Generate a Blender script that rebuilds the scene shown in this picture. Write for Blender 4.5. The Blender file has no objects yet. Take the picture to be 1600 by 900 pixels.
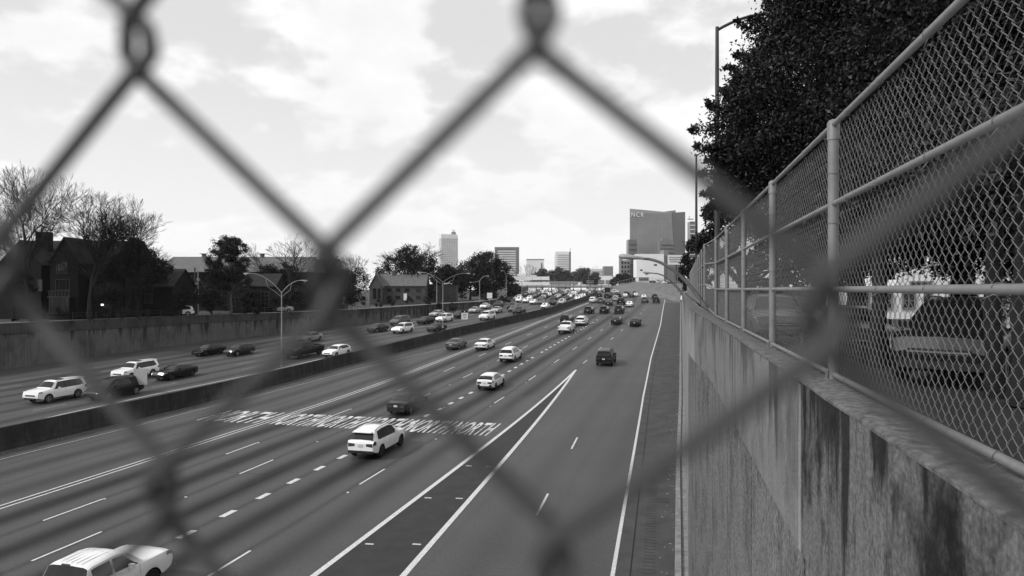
import bpy, math, random
import numpy as np
from mathutils import Vector, Matrix
R = math.radians
sc = bpy.context.scene
C = sc.collection
rnd = random.Random(7)

# ------------------------------------------------------------------ camera
EYE, FP, CX, HY = 10.1, 1060.0, 800.0, 452.0          # eye height above the near road, focal length in photo pixels, horizon row
cam = bpy.data.cameras.new('camera')
camo = bpy.data.objects.new('camera', cam)
C.objects.link(camo)
camo.location = (0, 0, EYE)
camo.rotation_euler = (R(90), 0, 0)
cam.sensor_width = 36
cam.lens = FP / 1600 * 36
cam.shift_y = 2 / 1600
cam.clip_start = 0.004
cam.clip_end = 9000
cam.dof.use_dof = True
cam.dof.focus_distance = 40
cam.dof.aperture_fstop = 6.8
sc.camera = camo
sc.render.film_transparent = False
vs = sc.view_settings
vs.view_transform = 'Standard'
try: vs.look = 'None'
except Exception: pass
vs.exposure = 0.52
vs.gamma = 1.0
sc.cycles.max_bounces = 5
sc.cycles.transparent_max_bounces = 6

# ------------------------------------------------------------------ sky and sun (black-and-white daylight)
SUN_EL, SUN_AZ = 38, -112        # azimuth from +Y, clockwise: the sun stands to the left and a little behind
w = bpy.data.worlds.new('World')
sc.world = w
w.use_nodes = True
nt = w.node_tree
nt.nodes.clear()
def N(t, **k):
    n = nt.nodes.new(t)
    for a, b in k.items(): setattr(n, a, b)
    return n
def L(a, b): nt.links.new(a, b)
out = N('ShaderNodeOutputWorld'); bg = N('ShaderNodeBackground'); L(bg.outputs[0], out.inputs[0])
bg.inputs[1].default_value = 0.1
sky = N('ShaderNodeTexSky', sky_type='NISHITA')
sky.sun_disc = False
sky.sun_elevation = R(SUN_EL)
sky.sun_rotation = R(SUN_AZ)
bw = N('ShaderNodeRGBToBW'); L(sky.outputs[0], bw.inputs[0])
blue = N('ShaderNodeMath', operation='MULTIPLY_ADD'); L(bw.outputs[0], blue.inputs[0]); blue.inputs[1].default_value = 0.12; blue.inputs[2].default_value = 5.0
tc = N('ShaderNodeTexCoord')
sep = N('ShaderNodeSeparateXYZ'); L(tc.outputs['Generated'], sep.inputs[0])
zc = N('ShaderNodeMath', operation='MAXIMUM'); L(sep.outputs['Z'], zc.inputs[0]); zc.inputs[1].default_value = 0.0
zo = N('ShaderNodeMath', operation='ADD'); L(zc.outputs[0], zo.inputs[0]); zo.inputs[1].default_value = 0.34
dx = N('ShaderNodeMath', operation='DIVIDE'); L(sep.outputs['X'], dx.inputs[0]); L(zo.outputs[0], dx.inputs[1])
dy = N('ShaderNodeMath', operation='DIVIDE'); L(sep.outputs['Y'], dy.inputs[0]); L(zo.outputs[0], dy.inputs[1])
cv = N('ShaderNodeCombineXYZ'); L(dx.outputs[0], cv.inputs[0]); L(dy.outputs[0], cv.inputs[1]); cv.inputs[2].default_value = 3.7
n1 = N('ShaderNodeTexNoise'); L(cv.outputs[0], n1.inputs['Vector']); n1.inputs['Scale'].default_value = 3.1; n1.inputs['Detail'].default_value = 9; n1.inputs['Roughness'].default_value = 0.52
n1.inputs['Distortion'].default_value = 0.0
mr = N('ShaderNodeMapRange'); mr.interpolation_type = 'SMOOTHSTEP'; L(n1.outputs['Fac'], mr.inputs[0]); mr.inputs[1].default_value = 0.46; mr.inputs[2].default_value = 0.56
n2 = N('ShaderNodeTexNoise'); L(cv.outputs[0], n2.inputs['Vector']); n2.inputs['Scale'].default_value = 3.6; n2.inputs['Detail'].default_value = 9; n2.inputs['Roughness'].default_value = 0.6
cl = N('ShaderNodeMapRange'); L(n2.outputs['Fac'], cl.inputs[0]); cl.inputs[1].default_value = 0.3; cl.inputs[2].default_value = 0.65; cl.inputs[3].default_value = 6.2; cl.inputs[4].default_value = 7.4
mx = N('ShaderNodeMix', data_type='FLOAT'); L(mr.outputs[0], mx.inputs['Factor']); L(blue.outputs[0], mx.inputs[2]); L(cl.outputs[0], mx.inputs[3])
hz = N('ShaderNodeMapRange'); hz.interpolation_type = 'SMOOTHSTEP'; L(sep.outputs['Z'], hz.inputs[0]); hz.inputs[1].default_value = 0.0; hz.inputs[2].default_value = 0.36; hz.inputs[3].default_value = 0.75; hz.inputs[4].default_value = 0.0
mh = N('ShaderNodeMix', data_type='FLOAT'); L(hz.outputs[0], mh.inputs['Factor']); L(mx.outputs[0], mh.inputs[2]); mh.inputs[3].default_value = 7.0
cc = N('ShaderNodeCombineColor')
for i in range(3): L(mh.outputs[0], cc.inputs[i])
L(cc.outputs[0], bg.inputs[0])

sl = bpy.data.lights.new('sun', 'SUN')
sl.energy = 1.9
sl.angle = R(7)
sl.color = (1, 1, 1)
so = bpy.data.objects.new('sun', sl)
C.objects.link(so)
az, el = R(SUN_AZ), R(SUN_EL)
sd = Vector((math.sin(az) * math.cos(el), math.cos(az) * math.cos(el), math.sin(el)))
so.rotation_euler = (-sd).to_track_quat('-Z', 'Y').to_euler()
so.location = (-40, -20, 80)

# ------------------------------------------------------------------ mesh helpers
class MB:
    def __init__(s): s.v = []; s.f = []; s.m = []
    def add(s, vs, fs, mi=0):
        o = len(s.v); s.v += [tuple(p) for p in vs]
        for f in fs: s.f.append(tuple(o + i for i in f)); s.m.append(mi)
    def box(s, c, d, rz=0.0, mi=0, M=None):
        x, y, z = d[0] / 2, d[1] / 2, d[2] / 2
        ca, sa = math.cos(rz), math.sin(rz)
        P = []
        for a, b, e in ((-x,-y,-z),(x,-y,-z),(x,y,-z),(-x,y,-z),(-x,-y,z),(x,-y,z),(x,y,z),(-x,y,z)):
            p = Vector((a, b, e))
            if M: p = M @ p
            p = Vector((p.x * ca - p.y * sa, p.x * sa + p.y * ca, p.z))
            P.append((p.x + c[0], p.y + c[1], p.z + c[2]))
        s.add(P, [(3,2,1,0),(4,5,6,7),(0,1,5,4),(1,2,6,5),(2,3,7,6),(3,0,4,7)], mi)
        return s
    def tube(s, pts, r, n=6, mi=0, cap=True):
        pts = [Vector(p) for p in pts]
        k = len(pts)
        rs = r if isinstance(r, (list, tuple)) else [r] * k
        ref = None; V = []
        for i, p in enumerate(pts):
            t = (pts[min(i + 1, k - 1)] - pts[max(i - 1, 0)])
            if t.length < 1e-9: t = Vector((0, 0, 1))
            t.normalize()
            if ref is None:
                ref = t.orthogonal().normalized()
            ref = (ref - t * ref.dot(t))
            if ref.length < 1e-6: ref = t.orthogonal()
            ref.normalize()
            b = t.cross(ref)
            for j in range(n):
                a = 2 * math.pi * j / n
                q = p + (ref * math.cos(a) + b * math.sin(a)) * rs[i]
                V.append((q.x, q.y, q.z))
        F = []
        for i in range(k - 1):
            for j in range(n):
                j2 = (j + 1) % n
                F.append((i * n + j, i * n + j2, (i + 1) * n + j2, (i + 1) * n + j))
        if cap and n > 2:
            F.append(tuple(range(n))[::-1]); F.append(tuple((k - 1) * n + j for j in range(n)))
        s.add(V, F, mi)
        return s
    def prism(s, poly, a, b, mi=0):
        """poly: list of 3-D points (closed outline); extruded by vector b-a"""
        d = Vector(b) - Vector(a)
        k = len(poly)
        V = [Vector(p) for p in poly] + [Vector(p) + d for p in poly]
        F = [tuple(range(k))[::-1], tuple(range(k, 2 * k))] + [(i, (i + 1) % k, k + (i + 1) % k, k + i) for i in range(k)]
        s.add(V, F, mi)
        return s
    def mesh(s, name, mats, smooth=False, angle=None):
        me = bpy.data.meshes.new(name)
        me.from_pydata(s.v, [], s.f)
        for m in (mats if isinstance(mats, (list, tuple)) else [mats]): me.materials.append(m)
        if any(s.m): me.polygons.foreach_set('material_index', s.m)
        if smooth:
            me.polygons.foreach_set('use_smooth', [True] * len(me.polygons))
            if angle is not None: me.set_sharp_from_angle(angle=R(angle))
        me.update()
        return me

def link(name, me, parent=None, loc=None, rot=None):
    o = bpy.data.objects.new(name, me)
    C.objects.link(o)
    if parent is not None:
        o.parent = parent
    if loc is not None: o.location = loc
    if rot is not None: o.rotation_euler = rot
    return o
def wpart(name, mb, mats, root, smooth=False, angle=None, off=None):
    """a part whose vertices are world coordinates, under a root that stands unrotated at root.location (or off)"""
    me = mb.mesh(name, mats, smooth, angle)
    o = link(name, me, root)
    l = off if off is not None else root.location
    me.transform(Matrix.Translation((-l[0], -l[1], -l[2])))
    return o
def lpart(name, mb, mats, root, smooth=False, angle=None):
    return link(name, mb.mesh(name, mats, smooth, angle), root)
def thing(name, label, cat, loc=(0, 0, 0), rz=0.0, group=None):
    o = bpy.data.objects.new(name, None)
    C.objects.link(o)
    o.location = loc; o.rotation_euler = (0, 0, rz)
    o['label'] = label; o['category'] = cat
    if group: o['group'] = group
    return o
def tag(o, label=None, cat=None, group=None, kind=None):
    if label: o['label'] = label
    if cat: o['category'] = cat
    if group: o['group'] = group
    if kind: o['kind'] = kind
    return o
def copy_tree(o, parent=None):
    c = o.copy(); C.objects.link(c)
    c.parent = parent
    for ch in list(o.children): copy_tree(ch, c)
    return c

# ------------------------------------------------------------------ materials (all greys: the place is seen in black and white)
def mat(name, v, rough=0.85, var=0.25, scale=1.5, bump=0.0, bscale=None, metal=0.0, spec=0.3, coat=0.0, detail=6, stretch=(1, 1, 1), streak=0.0, emis=0.0):
    m = bpy.data.materials.new(name); m.use_nodes = True
    t = m.node_tree; b = t.nodes['Principled BSDF']
    b.inputs['Roughness'].default_value = rough
    b.inputs['Metallic'].default_value = metal
    b.inputs['Specular IOR Level'].default_value = spec
    b.inputs['Coat Weight'].default_value = coat
    b.inputs['Coat Roughness'].default_value = 0.05
    b.inputs['Base Color'].default_value = (v, v, v, 1)
    if var > 0 or bump > 0:
        tc = t.nodes.new('ShaderNodeTexCoord'); mp = t.nodes.new('ShaderNodeMapping')
        mp.inputs['Scale'].default_value = stretch
        t.links.new(tc.outputs['Object'], mp.inputs[0])
        n = t.nodes.new('ShaderNodeTexNoise'); n.inputs['Scale'].default_value = scale; n.inputs['Detail'].default_value = detail; n.inputs['Roughness'].default_value = 0.62
        t.links.new(mp.outputs[0], n.inputs['Vector'])
        r = t.nodes.new('ShaderNodeMapRange'); t.links.new(n.outputs['Fac'], r.inputs[0])
        r.inputs[1].default_value = 0.28; r.inputs[2].default_value = 0.72
        r.inputs[3].default_value = v * (1 - var); r.inputs[4].default_value = v * (1 + var)
        val = r.outputs[0]
        if streak > 0:          # water stains: fine and broad runs, broken up along their length
            for sc3, st3, lo, hi, am in ((6.5, .05, .40, .62, streak * .55), (1.5, .10, .42, .60, streak * .75), (1.1, .9, .35, .7, streak * .35)):
                m2 = t.nodes.new('ShaderNodeMapping'); m2.inputs['Scale'].default_value = (1.0, 1.0, st3)
                t.links.new(tc.outputs['Object'], m2.inputs[0])
                n2 = t.nodes.new('ShaderNodeTexNoise'); n2.inputs['Scale'].default_value = sc3; n2.inputs['Detail'].default_value = 6; n2.inputs['Roughness'].default_value = 0.65
                t.links.new(m2.outputs[0], n2.inputs['Vector'])
                r2 = t.nodes.new('ShaderNodeMapRange'); t.links.new(n2.outputs['Fac'], r2.inputs[0])
                r2.inputs[1].default_value = lo; r2.inputs[2].default_value = hi; r2.inputs[3].default_value = 1 - am; r2.inputs[4].default_value = 1.08
                mu = t.nodes.new('ShaderNodeMath'); mu.operation = 'MULTIPLY'
                t.links.new(val, mu.inputs[0]); t.links.new(r2.outputs[0], mu.inputs[1]); val = mu.outputs[0]
        cb = t.nodes.new('ShaderNodeCombineColor')
        for i in range(3): t.links.new(val, cb.inputs[i])
        t.links.new(cb.outputs[0], b.inputs['Base Color'])
        if bump > 0:
            nb = t.nodes.new('ShaderNodeTexNoise'); nb.inputs['Scale'].default_value = bscale or scale * 8; nb.inputs['Detail'].default_value = 5
            t.links.new(mp.outputs[0], nb.inputs['Vector'])
            bp = t.nodes.new('ShaderNodeBump'); bp.inputs['Strength'].default_value = min(1, bump); bp.inputs['Distance'].default_value = 0.05
            t.links.new(nb.outputs['Fac'], bp.inputs['Height']); t.links.new(bp.outputs[0], b.inputs['Normal'])
    return m

M = {}
M['paint_line'] = mat('worn_line_paint', 0.55, 0.7, 0.3, 9)
M['paint_text'] = mat('worn_letter_paint', 0.5, 0.7, 0.7, 2.2, detail=9)
M['line_old'] = mat('faded_line_paint', 0.3, 0.75, 0.35, 5)
M['gore'] = mat('gore_asphalt', 0.036, 0.9, 0.2, 1.2, 0.3, 40)
M['shoulder'] = mat('shoulder_asphalt', 0.062, 0.9, 0.3, 0.9, 0.4, 30)
M['seam'] = mat('tar_seam', 0.012, 0.8, 0.2, 4)
M['curb'] = mat('curb_concrete', 0.22, 0.9, 0.4, 2.5, 0.3)
def concrete(name, v, ztop, zbot, run=.6, blotch=.3, grain=.3, gscale=40, bump=.3, rs=1.0):
    """weathered concrete: stains run down from the top edge, broad blotches, fine grain"""
    m = bpy.data.materials.new(name); m.use_nodes = True
    t = m.node_tree; b = t.nodes['Principled BSDF']
    b.inputs['Roughness'].default_value = .92; b.inputs['Specular IOR Level'].default_value = .2
    tc = t.nodes.new('ShaderNodeTexCoord')
    def noise(sc, st, det=6, ro=.62):
        mp = t.nodes.new('ShaderNodeMapping'); mp.inputs['Scale'].default_value = st; t.links.new(tc.outputs['Object'], mp.inputs[0])
        n = t.nodes.new('ShaderNodeTexNoise'); n.inputs['Scale'].default_value = sc; n.inputs['Detail'].default_value = det; n.inputs['Roughness'].default_value = ro
        t.links.new(mp.outputs[0], n.inputs['Vector']); return n.outputs['Fac']
    def mr(x, lo, hi, a, c, smooth=True):
        r = t.nodes.new('ShaderNodeMapRange'); r.interpolation_type = 'SMOOTHSTEP' if smooth else 'LINEAR'
        t.links.new(x, r.inputs[0])
        for i, q in enumerate((lo, hi, a, c)):
            if isinstance(q, (int, float)): r.inputs[i + 1].default_value = q
            else: t.links.new(q, r.inputs[i + 1])
        return r.outputs[0]
    def mul(a, c):
        x = t.nodes.new('ShaderNodeMath'); x.operation = 'MULTIPLY'
        for i, q in enumerate((a, c)):
            if isinstance(q, (int, float)): x.inputs[i].default_value = q
            else: t.links.new(q, x.inputs[i])
        return x.outputs[0]
    sp = t.nodes.new('ShaderNodeSeparateXYZ'); t.links.new(tc.outputs['Object'], sp.inputs[0])
    reach = mr(noise(1.1 * rs, (1, 1, .02), 3), .3, .7, ztop - .15, zbot - .6)      # how far down each stain gets
    thr = mr(sp.outputs['Z'], reach, ztop + .1, .66, .44)
    x = t.nodes.new('ShaderNodeMath'); x.operation = 'SUBTRACT'; t.links.new(noise(4.2 * rs, (1, 1, .09 if rs == 1 else .05), 7, .6), x.inputs[0]); t.links.new(thr, x.inputs[1])
    runs = mr(x.outputs[0], -.02, .12, 1.0, 1 - run)
    fine = mr(noise(13 * rs, (1, 1, .05), 5, .6), .38, .66, 1.06, 1 - run * .22)
    blot = mr(noise(.9 * rs, (1, 1, .8), 6, .65), .46, .64, 1.06, 1 - blotch)
    blot2 = mr(noise(3.2 * rs, (1, 1, .45), 6, .7), .52, .66, 1.0, 1 - blotch * .8)
    g = noise(gscale, (1, 1, 1), 3, .7)
    val = mul(mul(mul(mul(mul(runs, fine), blot), blot2), mr(g, .36, .64, 1 - grain, 1 + grain, False)), v)
    cb = t.nodes.new('ShaderNodeCombineColor')
    for i in range(3): t.links.new(val, cb.inputs[i])
    t.links.new(cb.outputs[0], b.inputs['Base Color'])
    bp = t.nodes.new('ShaderNodeBump'); bp.inputs['Strength'].default_value = min(1, bump); bp.inputs['Distance'].default_value = .03
    t.links.new(g, bp.inputs['Height']); t.links.new(bp.outputs[0], b.inputs['Normal'])
    return m
M['conc'] = concrete('wall_concrete', 0.145, 9.4, 7.6, .6, .3, .2)
M['conc_near'] = concrete('blotched_wall_concrete', 0.10, 9.4, 7.4, .85, .9, .35, 30)
M['conc_pale'] = concrete('pale_wall_concrete', 0.215, 9.5, 8.0, .45, .25, .15)
M['conc_rough'] = concrete('rough_ribbed_concrete', 0.12, 8.2, 4.0, .2, .3, .45, 17, 1.0)
M['cap'] = mat('weathered_cap_concrete', 0.10, 0.95, 0.65, 13, 0.5, 25)
M['lwall'] = concrete('left_wall_concrete', 0.10, -0.8, -5.6, .75, .3, .12, 8, rs=.3)
M['lcoping'] = concrete('left_coping_concrete', 0.055, 0.3, -2.0, .5, .35, .12, 8, rs=.3)
M['barrier'] = mat('dirty_barrier_concrete', 0.036, 0.95, 0.45, 0.5, 0.3, 8, streak=0.4)
M['galv'] = mat('galvanised_steel', 0.165, 0.55, 0.18, 6, 0.1, 60, metal=0.2, spec=0.4)
M['wire'] = mat('galvanised_wire', 0.145, 0.55, 0.2, 9, metal=0.2, spec=0.4)
M['nearwire'] = mat('dark_chain_wire', 0.042, 0.6, 0.3, 60, metal=0.2, spec=0.35)
M['pole'] = mat('aluminium_pole', 0.26, 0.5, 0.15, 1, metal=0.3)
M['darkpole'] = mat('dark_steel_pole', 0.05, 0.6, 0.2, 2, metal=0.2)
M['lamphead'] = mat('grey_lamp_housing', 0.33, 0.6, 0.2, 4)
M['lens'] = mat('clear_lamp_lens', 0.6, 0.15, 0.05, 4, spec=0.5)
M['armdark'] = mat('weathered_arm_steel', 0.15, 0.6, 0.4, 5)
M['sign_back'] = mat('sign_back_aluminium', 0.36, 0.5, 0.12, 3)
M['sign_white'] = mat('white_sign_face', 0.7, 0.5, 0.06, 3)
M['black'] = mat('black_sign_face', 0.012, 0.5, 0.1, 3)
M['glass'] = mat('dark_car_glass', 0.006, 0.08, 0.0, 1, spec=0.5)
M['tyre'] = mat('tyre_rubber', 0.012, 0.85, 0.2, 9)
M['rim'] = mat('alloy_rim', 0.30, 0.35, 0.1, 5, metal=0.6)
M['rim_dark'] = mat('dark_alloy_rim', 0.03, 0.35, 0.1, 5, metal=0.5)
M['trim'] = mat('black_plastic_trim', 0.015, 0.6, 0.15, 8)
M['lamp_clear'] = mat('headlight_lens', 0.22, 0.5, 0.1, 12, spec=0.12)
M['lamp_red'] = mat('taillight_lens', 0.045, 0.15, 0.2, 12, spec=0.6)
M['plate'] = mat('number_plate_white', 0.5, 0.5, 0.1, 20)
M['chrome'] = mat('chrome_trim', 0.5, 0.2, 0.05, 5, metal=0.8)
for nm, v in (('white', 0.78), ('black', 0.006), ('charcoal', 0.018), ('grey', 0.10), ('silver', 0.36)):
    M['car_' + nm] = mat('car_paint_' + nm, v, 0.4, 0.03, 2, coat=0.6 if v > .2 else .18, spec=0.35 if v > .2 else .2)
M['bark'] = mat('tree_bark', 0.013, 0.95, 0.35, 3, 0.5)
M['bark_pale'] = mat('pine_bark', 0.075, 0.95, 0.35, 3, 0.5)
M['twig'] = mat('bare_twigs', 0.010, 0.95, 0.2, 3)
M['twig_pale'] = mat('pale_bare_twigs', 0.09, 0.95, 0.2, 3)
M['leaf'] = mat('glossy_evergreen_leaf', 0.016, 0.5, 0.8, 0.9, spec=0.22)
M['leaf_dark'] = mat('dark_foliage', 0.009, 0.75, 0.5, 0.7)
M['leaf_mid'] = mat('mid_foliage', 0.035, 0.8, 0.5, 0.5)
M['leaf_hazed'] = mat('hazed_far_foliage', 0.12, 0.9, 0.4, 0.1)  # distance haze put into a paler leaf colour
M['ground'] = mat('dark_ground', 0.045, 0.95, 0.45, 0.15, 0.3, 4)
M['sidewalk'] = mat('sidewalk_concrete', 0.16, 0.95, 0.3, 0.6)
M['street'] = mat('street_asphalt', 0.014, 0.95, 0.3, 0.5)
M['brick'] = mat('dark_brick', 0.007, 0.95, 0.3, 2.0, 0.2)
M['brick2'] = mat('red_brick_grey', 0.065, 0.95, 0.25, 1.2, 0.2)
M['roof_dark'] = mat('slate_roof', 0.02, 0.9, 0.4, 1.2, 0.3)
M['roof_mid'] = mat('shingle_roof', 0.12, 0.9, 0.25, 1.6, 0.3)
M['stone_trim'] = mat('stone_trim', 0.055, 0.9, 0.2, 2)
M['pane'] = mat('house_window_pane', 0.015, 0.1, 0.0, 1, spec=0.5)
M['white_wall'] = mat('white_building_wall', 0.75, 0.8, 0.06, 0.1)
M['pale_wall'] = mat('pale_building_wall', 0.62, 0.8, 0.08, 0.05)
M['mid_wall'] = mat('grey_building_wall', 0.2, 0.8, 0.12, 0.05)
M['tower_glass'] = mat('tower_glass', 0.13, 0.25, 0.2, 0.06, spec=0.5)
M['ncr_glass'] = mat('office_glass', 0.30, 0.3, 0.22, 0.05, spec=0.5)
M['ncr_glass_dark'] = mat('office_glass_shade', 0.17, 0.3, 0.15, 0.05, spec=0.5)  # office glass again, the turned side's shade put into a darker colour
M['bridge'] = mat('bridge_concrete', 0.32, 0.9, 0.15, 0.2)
M['bridge_shaded'] = mat('bridge_shaded_concrete', 0.08, 0.9, 0.2, 0.2)  # bridge concrete again, the shade below the deck put into its colour
M['grass'] = mat('dry_grass_bank', 0.13, 0.95, 0.3, 0.4)

# ------------------------------------------------------------------ the lie of the land
_s = np.arange(-100, 3200, 1.0)
_h = np.interp(_s, [-100, 46, 63, 78, 112, 150, 195, 233, 290, 410, 600, 3200], [10.1, 10.1, 9.8, 9.15, 7.6, 5.75, 4.2, 3.2, 2.35, 1.5, 1.4, 1.4])
_k = np.ones(17) / 17
_h = np.convolve(np.pad(_h, 16, mode='edge'), np.convolve(_k, _k), 'valid')
SN, CS = 0.2413, 0.9704            # road direction in plan
def sta(X, Y): return CS * Y + SN * X
def zr(X, Y): return EYE - np.interp(sta(X, Y), _s, _h)
def G(x, y, up=0.0):
    """point of the road surface (raised by up) on the sight line through photo pixel x, y"""
    k = (x - CX) / FP
    lo, hi = 5.0, 900.0
    for _ in range(50):
        m = (lo + hi) / 2
        if HY + FP * (EYE - zr(k * m, m) - up) / m > y: lo = m
        else: hi = m
    return Vector((k * m, m, float(zr(k * m, m)) + up))
def P(x, y, D): return Vector(((x - CX) / FP * D, D, EYE - (y - HY) / FP * D))
def ipl(pts):
    a = sorted((p[1], p[0]) for p in pts)
    ys = [q[0] for q in a]; xs = [q[1] for q in a]
    def f(Y):
        if Y < ys[0]: return xs[0] + (Y - ys[0]) * (xs[1] - xs[0]) / (ys[1] - ys[0])
        if Y > ys[-1]: return xs[-1] + (Y - ys[-1]) * (xs[-1] - xs[-2]) / (ys[-1] - ys[-2])
        return float(np.interp(Y, ys, xs))
    return f
TAN = 0.2481
def cshift(s): return float(np.interp(s, [40, 70, 97, 118, 160, 215, 300, 420, 600], [0, .8, 1.7, 2.6, 4.0, 4.2, -1.0, -16, -40]))
def qX(q, Y):
    X = TAN * Y + q
    for _ in range(3): X = TAN * Y + q + cshift(sta(X, Y))
    return X
_b = [G(x, y, 1.43) for x, y in ((0, 670), (160, 637), (320, 604), (540, 553), (600, 540), (720, 511), (800, 494), (860, 481))]
XB = ipl([(-42.3 + TAN * 10, 10.0)] + [(p.x, p.y) for p in _b] + [(25.5, 222.0), (38, 300), (51.0, 420.0), (76, 650), (125, 1100)])
_l = [G(x, y) for x, y in ((0, 578), (160, 556), (320, 534), (440, 522), (540, 510), (670, 493), (758, 478))]
XL = ipl([(-72, 45.0)] + [(p.x, p.y) for p in _l] + [(-2, 215.0), (4, 300), (14, 420.0), (40, 650), (85, 1100)])
def XF(Y):      # foot / face of the right-hand wall
    a, b = 0.2236 * Y + 1.127, 0.249 * Y + 0.224
    t = min(1, max(0, (Y - 15) / 10)); t = t * t * (3 - 2 * t)
    return a * (1 - t) + b * t
XRt = ipl([(XF(Y), Y) for Y in range(-10, 205, 3)] + [(50.5, 214.0), (52, 232), (54, 300), (73, 420), (104, 650), (150, 1100)])
def NX(Y, d=1.0):   # unit direction of the northbound road at depth Y
    v = Vector((qX(-20, Y + d) - qX(-20, Y - d), 2 * d)); v.normalize(); return v
def SX(Y, d=4.0):
    v = Vector((XB(Y + d) - XB(Y - d), 2 * d)); v.normalize(); return v

# ------------------------------------------------------------------ ground, road and markings
def asphalt():
    m = bpy.data.materials.new('worn_motorway_asphalt'); m.use_nodes = True
    t = m.node_tree; b = t.nodes['Principled BSDF']
    def n(k, **kw):
        x = t.nodes.new(k)
        for a, c in kw.items(): setattr(x, a, c)
        return x
    def mth(op, a, c=None, d=None):
        x = n('ShaderNodeMath', operation=op)
        for i, q in enumerate((a, c, d)):
            if q is None: continue
            if isinstance(q, (int, float)): x.inputs[i].default_value = q
            else: t.links.new(q, x.inputs[i])
        return x.outputs[0]
    la = n('ShaderNodeAttribute', attribute_name='lane'); ba = n('ShaderNodeAttribute', attribute_name='band')
    tc = n('ShaderNodeTexCoord')
    nz = n('ShaderNodeTexNoise'); nz.inputs['Scale'].default_value = 0.16; nz.inputs['Detail'].default_value = 5; t.links.new(tc.outputs['Object'], nz.inputs['Vector'])
    fine = n('ShaderNodeTexNoise'); fine.inputs['Scale'].default_value = 7; fine.inputs['Detail'].default_value = 8; fine.inputs['Roughness'].default_value = 0.75; t.links.new(tc.outputs['Object'], fine.inputs['Vector'])
    off = mth('MULTIPLY_ADD', nz.outputs['Fac'], 0.12, -0.06)
    l2 = mth('ADD', la.outputs['Fac'], off)
    c = mth('COSINE', mth('MULTIPLY', l2, 2 * math.pi))
    d = mth('POWER', mth('MULTIPLY_ADD', c, -0.5, 0.5), 2.3)           # 1 in the middle of a lane: the oil track
    d = mth('MULTIPLY', d, ba.outputs['Fac'])
    d = mth('MINIMUM', mth('MULTIPLY', d, mth('MULTIPLY_ADD', nz.outputs['Fac'], 1.0, 0.5)), 0.95)
    c2 = mth('POWER', mth('MULTIPLY_ADD', c, 0.5, 0.5), 40)            # thin dirty joint along the lane edges
    f = mth('SUBTRACT', 1, mth('MULTIPLY', d, 0.82))
    f = mth('MULTIPLY', f, mth('SUBTRACT', 1, mth('MULTIPLY', mth('MULTIPLY', c2, ba.outputs['Fac']), 0.35)))
    f = mth('MULTIPLY', f, mth('MULTIPLY_ADD', fine.outputs['Fac'], 1.1, 0.45))
    f = mth('MULTIPLY', f, mth('MULTIPLY_ADD', nz.outputs['Fac'], 0.5, 0.75))
    v = mth('MULTIPLY', f, 0.077)
    cb = n('ShaderNodeCombineColor')
    for i in range(3): t.links.new(v, cb.inputs[i])
    t.links.new(cb.outputs[0], b.inputs['Base Color'])
    b.inputs['Roughness'].default_value = 0.6
    b.inputs['Specular IOR Level'].default_value = 0.13
    bp = n('ShaderNodeBump'); bp.inputs['Strength'].default_value = 0.35; bp.inputs['Distance'].default_value = 0.02
    t.links.new(fine.outputs['Fac'], bp.inputs['Height']); t.links.new(bp.outputs[0], b.inputs['Normal'])
    return m
M['asphalt'] = asphalt()

SBN = ipl([(p.x, p.y) for p in [G(x, y) for x, y in ((0, 670), (104, 646), (238, 617), (352, 594), (498, 562))]] + [(XB(150) - 2.2, 150), (XB(230) - 1.0, 230), (XB(420) - 1, 420), (XB(700) - 1, 700)])
SBF = ipl([(p.x, p.y) for p in [G(x, y) for x, y in ((0, 598), (164, 572), (240, 562), (416, 532))]] + [(XL(150) + 3.2, 150), (XL(230) + 2.0, 230), (XL(420) + 2, 420), (XL(700) + 2, 700)])
rows = list(np.arange(8, 120, 1.5)) + list(np.arange(120, 330, 3)) + list(np.arange(330, 1100, 20))
NCOL = 72
V, F, LA, BA = [], [], [], []
for Y in rows:
    xl, xr, xb = XL(Y) - 0.4, XRt(Y) + 0.25, XB(Y)
    for j in range(NCOL + 1):
        X = xl + (xr - xl) * j / NCOL
        V.append((X, Y, float(zr(X, Y))))
        if X > xb:
            q = X - TAN * Y - cshift(sta(X, Y))
            LA.append((q + 31.5) / 3.7)
            a = 1.0 if -31.5 < q < -16.6 else (0.55 if q <= -31.5 else max(0.18, min(0.95, 1 - (q + 16.6) / 4)))
            if Y > 62 and -16.6 <= q < -13: a = 0.85
            BA.append(a * (1.0 if Y < 150 else 0.7))
        else:
            f = (SBN(Y) - X) / max(3, SBN(Y) - SBF(Y))
            LA.append(f * 6); BA.append(0.62 if -0.02 < f < 1.02 else 0.15)
nc = NCOL + 1
for i in range(len(rows) - 1):
    for j in range(NCOL):
        F.append((i * nc + j, i * nc + j + 1, (i + 1) * nc + j + 1, (i + 1) * nc + j))
me = bpy.data.meshes.new('road')
me.from_pydata(V, [], F)
me.attributes.new('lane', 'FLOAT', 'POINT').data.foreach_set('value', LA)
me.attributes.new('band', 'FLOAT', 'POINT').data.foreach_set('value', BA)
me.polygons.foreach_set('use_smooth', [True] * len(F))
me.materials.append(M['asphalt'])
road = tag(link('road', me), 'grey sunken motorway with dark oil tracks along its lanes', kind='structure')

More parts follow.
